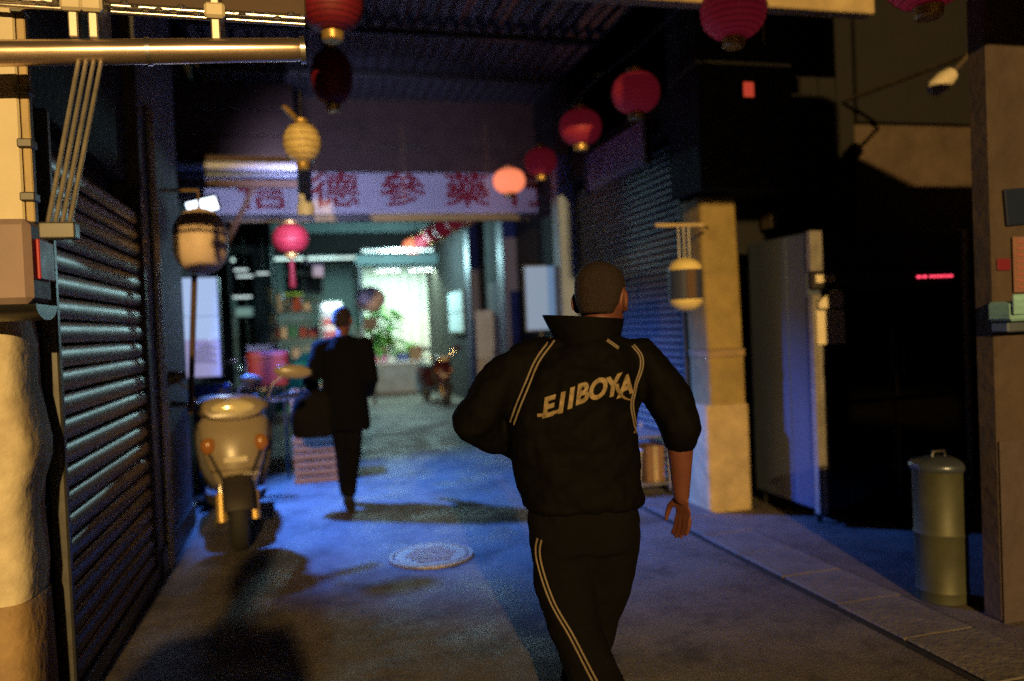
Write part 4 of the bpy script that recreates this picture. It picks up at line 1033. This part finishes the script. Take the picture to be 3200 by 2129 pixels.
s4 = scooter('dark red scooter parked along the blue-posted wall', (2.55, 15.2, 0), R(10), mat('maroon_paint', (0.05, 0.008, 0.010), 0.35))

# ================================================================== PEOPLE
def head_shape(g, c, rz, tilt=0.0, s=1.07):
    Mh = Matrix.Translation(c) @ Matrix.Rotation(rz, 4, 'Z') @ Matrix.Rotation(tilt, 4, 'X') @ Matrix.Scale(s, 4)
    h = G()
    h.rings([(-0.117, 0, 0.040, 0.022, 0.022), (-0.108, 0, 0.038, 0.042, 0.042), (-0.09, 0, 0.028, 0.055, 0.062), (-0.06, 0, 0.014, 0.063, 0.079), (-0.03, 0, 0.004, 0.069, 0.090), (0.0, 0, 0, 0.074, 0.095), (0.035, 0, -0.004, 0.077, 0.098), (0.065, 0, -0.006, 0.072, 0.092), (0.09, 0, -0.006, 0.056, 0.074), (0.106, 0, -0.006, 0.034, 0.046), (0.113, 0, -0.006, 0.012, 0.018)], 28, 2.15)
    h.limb([(0, 0.088, 0.012), (0, 0.104, -0.028)], [0.010, 0.015], 10)          # nose
    h.ell((0, 0.086, 0.018), 0.05, 0.014, 0.009)                                   # brow
    h.ell((0, 0.086, -0.062), 0.024, 0.013, 0.009)                                 # lips
    h.ell((0, 0.070, -0.098), 0.024, 0.020, 0.016)                                 # chin
    for sx in (-1, 1):
        h.ell((sx*0.045, 0.066, -0.022), 0.022, 0.020, 0.018)                      # cheek
        Me = Matrix.Rotation(R(sx*22), 3, 'Z') @ Matrix.Rotation(R(-10), 3, 'X')
        h.ell((sx*0.082, -0.008, -0.008), 0.010, 0.021, 0.033, 14, 10, Me)         # ear
        h.ell((sx*0.079, 0.002, -0.034), 0.010, 0.012, 0.012)                      # lobe
    g._add([Mh @ v for v in h.v], h.f)
    hair = G().rings([(-0.055, 0, -0.038, 0.052, 0.056), (-0.02, 0, -0.028, 0.068, 0.074), (0.015, 0, -0.018, 0.076, 0.086), (0.045, 0, -0.008, 0.0785, 0.096), (0.07, 0, -0.005, 0.0735, 0.095), (0.093, 0, -0.006, 0.058, 0.077), (0.109, 0, -0.006, 0.036, 0.048), (0.1165, 0, -0.006, 0.012, 0.018)], 32, 2.1)
    eyes = G()
    for sx in (-1, 1):
        eyes.ell((sx*0.031, 0.078, 0.002), 0.013, 0.012, 0.009)
    hg_, eg_ = G(), G()
    hg_._add([Mh @ v for v in hair.v], hair.f); eg_._add([Mh @ v for v in eyes.v], eyes.f)
    return hg_, eg_
def hand_shape(g, wrist, down, palm_n, thumb_side, curl=0.35, s=1.0):
    """wrist point, direction of the fingers, palm normal, direction toward the thumb"""
    w = Vector(wrist); d = Vector(down).normalized(); pn = Vector(palm_n).normalized(); ts = Vector(thumb_side).normalized()
    rg = []
    for t, hw, ht in ((0.0, 0.024, 0.018), (0.02, 0.030, 0.017), (0.05, 0.039, 0.015), (0.085, 0.041, 0.013), (0.098, 0.036, 0.010)):
        rg.append([w + d*t*s + (ts*hw*math.cos(a) + pn*ht*math.sin(a))*s for a in [2*math.pi*k/16 for k in range(16)]])
    g.loft(rg, True)
    for off, L in ((0.030, 0.072), (0.010, 0.082), (-0.011, 0.077), (-0.031, 0.060)):
        p = w + (d*0.088 + ts*off)*s; ang = 0.12; pts = [p]
        for seg, fr in enumerate((0.45, 0.31, 0.24)):
            ang += curl*(0.7 if seg == 0 else 1.0)
            p = p + (d*math.cos(ang) + pn*math.sin(ang) + ts*off*1.2).normalized()*L*fr*s
            pts.append(p)
        g.limb(pts, [0.0092*s, 0.0088*s, 0.0080*s, 0.0066*s], 10)
    p0 = w + (d*0.025 + ts*0.028)*s
    p1 = p0 + (d*0.030 + ts*0.022 + pn*0.010)*s
    p2 = p1 + (d*0.032 + ts*0.006 + pn*0.010)*s
    p3 = p2 + (d*0.022 - ts*0.002 + pn*0.008)*s
    g.limb([p0, p1, p2, p3], [0.013*s, 0.0115*s, 0.0098*s, 0.0078*s], 10)
def shoe(parent, ankle, rz, pitch=0.0, m=M_shoe):
    t = G().rings([(0.0, 0, 0.055, 0.040, 0.135), (0.018, 0, 0.055, 0.044, 0.138)], 22, 2.6)
    u = G().rings([(0.019, 0, 0.055, 0.042, 0.134), (0.045, 0, 0.045, 0.040, 0.12), (0.065, 0, 0.01, 0.038, 0.075), (0.095, 0, -0.015, 0.036, 0.048)], 22, 2.3)
    Ms = Matrix.Translation(ankle) @ Matrix.Rotation(rz, 4, 'Z') @ Matrix.Rotation(pitch, 4, 'X')
    a = G()._add([Ms @ v for v in u.v], u.f).obj('shoe', m, parent, True)
    G()._add([Ms @ v for v in t.v], t.f).obj('sole', M_rubber, a, True)

# ---- walking man in the black tracksuit (local: +Y = walking direction)
man = thing('person', 'person in black piped tracksuit with cream back lettering walking away, elbow bent', 'person', (0.92, 2.51, 0), R(-14.4))
LS, LE, LW = Vector((-0.225, 0.0, 1.372)), Vector((-0.405, -0.03, 1.185)), Vector((-0.235, 0.20, 1.03))
RS, RE, RW = Vector((0.165, 0.0, 1.362)), Vector((0.272, -0.05, 1.150)), Vector((0.283, 0.02, 0.895))
LHp, LK, LA = Vector((-0.135, 0.0, 0.84)), Vector((-0.095, 0.02, 0.46)), Vector((0.035, -0.26, 0.15))
RHp, RK, RA = Vector((0.03, 0.0, 0.84)), Vector((-0.015, 0.13, 0.47)), Vector((-0.085, 0.20, 0.09))
HC = Vector((0.040, 0.045, 1.575))
b = G()
hairg, eyeg = head_shape(b, HC, R(-24), R(-6))
b.limb([(0.015, 0.0, 1.40), (0.032, 0.025, 1.50)], [0.062, 0.056])
b.rings([(0.80, -0.055, 0, 0.15, 0.10), (0.95, -0.065, 0, 0.15, 0.095), (1.1, -0.075, 0, 0.16, 0.10), (1.25, -0.06, 0, 0.165, 0.105), (1.35, -0.035, 0, 0.15, 0.09), (1.42, 0.0, 0, 0.08, 0.07)], 22, 2.3)
b.limb([(-0.05, 0, 1.37), LS], [0.06, 0.052]); b.limb([(0.05, 0, 1.37), RS], [0.06, 0.052])
b.limb([LS, LE, LW], [0.052, 0.042, 0.028]); b.limb([RS, RE], [0.052, 0.042])
b.limb([RE, RE.lerp(RW, 0.35), RW], [0.041, 0.043, 0.027])
b.limb([LHp, LK, LA], [0.08, 0.055, 0.04]); b.limb([RHp, RK, RA], [0.08, 0.055, 0.04])
hand_shape(b, RW+Vector((0, 0, 0.012)), (0.06, 0.10, -1), (-0.7, 0.7, 0), (-0.5, 0.85, 0.0), 0.16)
hand_shape(b, LW+Vector((0.01, 0.006, -0.008)), (0.8, 0.35, -0.3), (0.2, -0.9, -0.3), (0.1, 0.3, 0.9), 0.4)
body = mesh_obj('body', voxel(b, 0.0052, 5), M_skin, man)
mesh_obj('hair', voxel(hairg, 0.006, 4), M_hair, man)
eyeg.obj('eye', M_eye, man, True)
j = G()
j.rings([(0.875, -0.055, 0, 0.185, 0.13), (0.89, -0.056, 0, 0.205, 0.145), (0.97, -0.062, 0, 0.205, 0.14), (1.08, -0.078, 0, 0.212, 0.145), (1.18, -0.080, -0.005, 0.218, 0.15), (1.27, -0.055, -0.01, 0.215, 0.148), (1.34, -0.035, -0.01, 0.20, 0.13), (1.395, -0.015, -0.005, 0.15, 0.105), (1.43, 0.0, 0.0, 0.095, 0.09), (1.455, 0.01, 0.005, 0.08, 0.08)], 30, 2.4)
j.limb([(-0.06, 0, 1.385), LS], [0.070, 0.072]); j.limb([(0.06, 0, 1.385), RS], [0.068, 0.072])
j.limb([LS, LS.lerp(LE, 0.5)+Vector((-0.02, -0.01, 0.0)), LE, LE.lerp(LW, 0.5), LW], [0.074, 0.077, 0.076, 0.060, 0.042])
j.limb([RS, RS.lerp(RE, 0.5)+Vector((0.012, -0.01, 0)), RE, RE.lerp(RW, 0.16)], [0.074, 0.077, 0.074, 0.064])
jacket_me = voxel(j, 0.008, 5, folds=0.034, fscale=0.10)
jacket = mesh_obj('jacket', jacket_me, M_jacket, man)
col_ = []
for z, fx, fy, flare in ((1.425, 0.105, 0.098, 0.0), (1.455, 0.112, 0.10, 0.3), (1.485, 0.118, 0.102, 0.7), (1.515, 0.124, 0.104, 1.0)):
    ring = []
    for k in range(36):
        a = 2*math.pi*k/36
        x = fx*math.cos(a); y = fy*math.sin(a)
        if x < 0: x *= 1.0+0.22*flare
        ring.append(Vector((-0.012+x, 0.012+y, z + 0.012*flare*(-math.cos(a)))))
    col_.append(ring)
inn = [[p*1.0 + (Vector((-0.012, 0.012, p.z))-p)*0.06 for p in rg] for rg in col_[::-1]]
G().loft(col_+inn, False, True).obj('collar', M_jacket, jacket, True)
p_ = G()
p_.rings([(0.74, -0.055, 0, 0.165, 0.12), (0.80, -0.055, 0, 0.182, 0.13), (0.87, -0.055, 0, 0.185, 0.128), (0.93, -0.058, 0, 0.175, 0.118)], 28, 2.4)
p_.limb([LHp, LHp.lerp(LK, 0.5)+Vector((-0.012, -0.01, 0)), LK, LK.lerp(LA, 0.5), LA+Vector((0, 0, 0.02))], [0.108, 0.102, 0.090, 0.082, 0.074])
p_.limb([RHp, RHp.lerp(RK, 0.5)+Vector((0.02, 0, 0)), RK, RK.lerp(RA, 0.5), RA+Vector((0, 0, 0.02))], [0.108, 0.105, 0.088, 0.080, 0.074])
trousers = mesh_obj('trousers', voxel(p_, 0.009, 5, folds=0.020, fscale=0.11), M_pants, man)
shoe(man, LA+Vector((0, 0, -0.09)), R(-4), R(-32)); shoe(man, RA+Vector((0, 0, -0.09)), R(6))
def surf(me):
    bm = bmesh.new(); bm.from_mesh(me); t = BVHTree.FromBMesh(bm); bm.free(); return t
jt, pt = surf(jacket_me), surf(trousers.data)
def lay(tree, pts, off=0.003, y0=-1.0):
    out = []
    for x, z in pts:
        h = tree.ray_cast(Vector((x, y0, z)), Vector((0, 1, 0)))
        if h[0] is None:
            n = tree.find_nearest(Vector((x, -0.1, z))); out.append(n[0]+n[1]*off)
        else: out.append(h[0]+Vector((0, -off, 0)))
    return out
def dense(pts, n=8):
    # Catmull-Rom through the points
    P = [Vector(p) for p in pts]; P = [P[0]*2-P[1]]+P+[P[-1]*2-P[-2]]; out = []
    for i in range(1, len(P)-2):
        for k in range(n):
            t = k/n
            out.append(0.5*((2*P[i])+(-P[i-1]+P[i+1])*t+(2*P[i-1]-5*P[i]+4*P[i+1]-P[i+2])*t*t+(-P[i-1]+3*P[i]-3*P[i+1]+P[i+2])*t**3))
    return out+[P[-2]]
def piping(tree, pts, parent, name='piping', r=0.0034, gap=0.0065):
    d = dense(pts)
    for s in (-1, 1):
        q = []
        for i, p in enumerate(d):
            tv = (d[min(i+1, len(d)-1)]-d[max(i-1, 0)]).normalized(); n = Vector((-tv.y, tv.x))
            q.append(p+n*gap*s)
        L3 = lay(tree, q, 0.002)
        for _ in range(3):
            L3 = [L3[0]]+[(L3[i-1]+L3[i]*2+L3[i+1])/4 for i in range(1, len(L3)-1)]+[L3[-1]]
        G().tube(L3, r, 8).obj(name, M_piping, parent, True)
piping(jt, [(-0.133, 1.445), (-0.185, 1.383), (-0.222, 1.309), (-0.256, 1.236), (-0.278, 1.178)], jacket)
piping(jt, [(0.040, 1.437), (0.058, 1.423), (0.0765, 1.409)], jacket, r=0.0025, gap=0.003)
piping(jt, [(0.127, 1.415), (0.150, 1.379), (0.148, 1.336), (0.125, 1.284), (0.109, 1.231), (0.12, 1.166), (0.134, 1.128)], jacket, r=0.0028, gap=0.004)
piping(pt, [(-0.205, 0.80), (-0.212, 0.76), (-0.205, 0.70), (-0.168, 0.58), (-0.098, 0.448), (-0.040, 0.348), (0.012, 0.28), (0.05, 0.18)], trousers)
# back lettering on a rising arc
word = 'EIIBOYA'
me_l = []
for i, ch in enumerate(word):
    t_ = i/(len(word)-1)
    x = -0.165 + (0.0, 0.041, 0.071, 0.108, 0.158, 0.205, 0.250)[i]; z = 1.232 + 0.078*t_ - 0.022*(2*t_-1)**2*t_
    cu = bpy.data.curves.new('l', 'FONT'); cu.body = ch; cu.size = 0.082; cu.extrude = 0.0; cu.offset = 0.0034; cu.shear = 0.30; cu.align_x = 'CENTER'; cu.resolution_u = 4
    o = bpy.data.objects.new('l', cu); COL.objects.link(o)
    dg = bpy.context.evaluated_depsgraph_get(); me = bpy.data.meshes.new_from_object(o.evaluated_get(dg)); bpy.data.objects.remove(o)
    bm = bmesh.new(); bm.from_mesh(me)
    bmesh.ops.triangulate(bm, faces=bm.faces); bmesh.ops.subdivide_edges(bm, edges=bm.edges, cuts=1, use_grid_fill=False)
    rot = R(15); wx = 0.92 if ch != 'I' else 1.0
    for v in bm.verts:
        px, pz = v.co.x*wx, v.co.y
        X = x + px*math.cos(rot) - pz*math.sin(rot)*0.35; Z = z - 0.026 + px*math.sin(rot) + pz
        v.co = lay(jt, [(X, Z)], 0.0045)[0]
    for f_ in bm.faces: f_.smooth = True
    bm.to_mesh(me); bm.free()
    me.materials.clear(); me.materials.append(M_print)
    lo = link('letter', me, jacket)
sw = dense([(0.055, 1.298), (0.064, 1.272), (0.082, 1.252), (0.105, 1.243)], 6)
G().tube(lay(jt, sw, 0.003), [0.009-0.007*i/(len(sw)-1) for i in range(len(sw))], 8).obj('letter_swash', M_print, jacket, True)
G().tube(lay(jt, dense([(-0.195, 1.208), (-0.16, 1.212), (-0.12, 1.224)], 6), 0.002), 0.006, 8).obj('letter_swash', M_print, jacket, True)

# ---- simple walking figure used for the person further down and the one standing behind
def figure(label, loc, rz, coatlen, mcoat, mpants, J, bag=False, haired=M_hair, vox=0.0085):
    t = thing('person', label, 'person', loc, rz)
    b = G()
    hg_, eg_ = head_shape(b, J['head'], J.get('turn', 0.0), 0.0, 1.02)
    b.limb([(0, 0, 1.42), J['head']-Vector((0, 0.01, 0.08))], [0.058, 0.052])
    b.rings([(0.85, 0, 0, 0.14, 0.09), (1.0, 0, 0, 0.135, 0.085), (1.2, 0, 0, 0.155, 0.10), (1.36, 0, 0, 0.14, 0.085), (1.43, 0, 0, 0.07, 0.06)], 20, 2.3)
    for s in ('L', 'R'):
        S, E_, W = J[s+'S'], J[s+'E'], J[s+'W']
        b.limb([(0.04 if s == 'R' else -0.04, 0, 1.38), S], [0.055, 0.05]); b.limb([S, E_, W], [0.05, 0.04, 0.027])
        dv = (W-E_).normalized()
        hand_shape(b, W-dv*0.01, dv, (1 if s == 'L' else -1, 0.2, 0), (0, 1, 0), 0.5)
        b.limb([J[s+'H'], J[s+'K'], J[s+'A']], [0.08, 0.055, 0.04])
    mesh_obj('body', voxel(b, 0.0065, 4), M_skin, t)
    mesh_obj('hair', voxel(hg_, 0.007, 4), haired, t); eg_.obj('eye', M_eye, t, True)
    c = G()
    c.rings([(coatlen, 0, 0, 0.20, 0.15), (coatlen+0.02, 0, 0, 0.21, 0.16), (0.95, 0, 0, 0.19, 0.135), (1.1, 0, 0, 0.19, 0.13), (1.25, 0, 0, 0.20, 0.135), (1.36, 0, 0, 0.18, 0.115), (1.42, 0, 0, 0.11, 0.09), (1.47, 0, 0, 0.075, 0.075)], 26, 2.4)
    for s in ('L', 'R'):
        S, E_, W = J[s+'S'], J[s+'E'], J[s+'W']
        c.limb([(0.06 if s == 'R' else -0.06, 0, 1.385), S], [0.07, 0.075]); c.limb([S, E_, W.lerp(E_, 0.05)], [0.076, 0.068, 0.048])
    mesh_obj('coat', voxel(c, vox, 5, folds=0.02, fscale=0.12), mcoat, t)
    q = G()
    q.rings([(0.76, 0, 0, 0.15, 0.11), (0.95, 0, 0, 0.16, 0.11)], 22, 2.4)
    for s in ('L', 'R'):
        q.limb([J[s+'H'], J[s+'K'], J[s+'A']+Vector((0, 0, 0.02))], [0.098, 0.076, 0.066])
    mesh_obj('trousers', voxel(q, vox, 5, folds=0.018, fscale=0.12), mpants, t)
    for s in ('L', 'R'):
        shoe(t, J[s+'A']+Vector((0, 0, -0.09)), 0.0, J.get(s+'pitch', 0.0))
    return t
V = Vector
P2 = dict(head=V((0.0, 0.05, 1.60)), turn=R(-10), LS=V((-0.19, 0, 1.37)), LE=V((-0.27, -0.05, 1.10)), LW=V((-0.27, 0.08, 0.88)), RS=V((0.19, 0, 1.37)), RE=V((0.23, -0.04, 1.09)), RW=V((0.18, 0.16, 0.95)),
          LH=V((-0.07, 0, 0.86)), LK=V((-0.05, 0.10, 0.50)), LA=V((-0.03, 0.12, 0.09)), RH=V((0.07, 0, 0.86)), RK=V((0.04, 0.06, 0.48)), RA=V((0.02, -0.26, 0.17)), Rpitch=R(-38))
p2 = figure('person in long dark coat walking with a bulky bag past the cream scooter', (0.29, 6.95, 0), R(-8), 0.66, M_coat, M_pants, P2)
bg = thing('shoulder_bag', 'bulky dark bag carried at the side of the person in the long coat', 'bag', (0.02, 6.93, 0.62), R(-8))
wob([(0.0, 0, 0, 0.13, 0.08), (0.03, 0, 0, 0.17, 0.10), (0.18, 0, 0, 0.185, 0.11), (0.32, 0.01, 0, 0.165, 0.09), (0.38, 0.01, 0, 0.13, 0.05), (0.40, 0.01, 0, 0.12, 0.02)], n=28, p=2.8, amp=0.008).obj('body', M_bag, bg, True)
for s in (-1, 1):
    G().tube([(-0.09, s*0.03, 0.38), (-0.06, s*0.02, 0.52), (0.03, 0.0, 0.60), (0.10, s*0.02, 0.50), (0.11, s*0.03, 0.38)], 0.008, 8).obj('strap', M_bag, bg, True)
# ---- person standing back up the lane, whose shadow falls on the floor by the scooter
P3 = dict(head=V((0.0, 0.05, 1.60)), turn=0.0, LS=V((-0.19, 0, 1.37)), LE=V((-0.34, -0.02, 1.12)), LW=V((-0.15, 0.18, 1.28)), RS=V((0.19, 0, 1.37)), RE=V((0.36, -0.02, 1.12)), RW=V((0.15, 0.18, 1.28)),
          LH=V((-0.09, 0, 0.86)), LK=V((-0.12, 0.03, 0.48)), LA=V((-0.14, 0, 0.09)), RH=V((0.09, 0, 0.86)), RK=V((0.12, 0.03, 0.48)), RA=V((0.14, 0, 0.09)))
figure('person in dark coat standing back up the lane with both elbows raised', (-0.70, -1.15, 0), R(-4), 0.60, M_coat, M_pants, P3)

# ---- street lamp that gives the warm light
sl = thing('street_lamp', 'tall street lamp with warm lit head standing up the lane', 'street lamp', (-1.76, -16.42, 0))
G().tube([(0, 0, 0), (0, 0, 0.5), (0, 0, 5.3)], [0.09, 0.07, 0.045], 16).obj('pole', M_rail, sl, True)
G().tube([(0, 0, 5.25), (0.05, 0.08, 5.5), (0.22, 0.25, 5.6), (0.35, 0.40, 5.58)], 0.03, 10).obj('arm', M_rail, sl, True)
G().ell((0.36, 0.42, 5.56), 0.16, 0.24, 0.06, 18, 10).obj('hood', M_rail, sl, True)
G().ell((0.36, 0.42, 5.545), 0.12, 0.19, 0.055, 18, 10).obj('lens', E_sodium, sl, True)
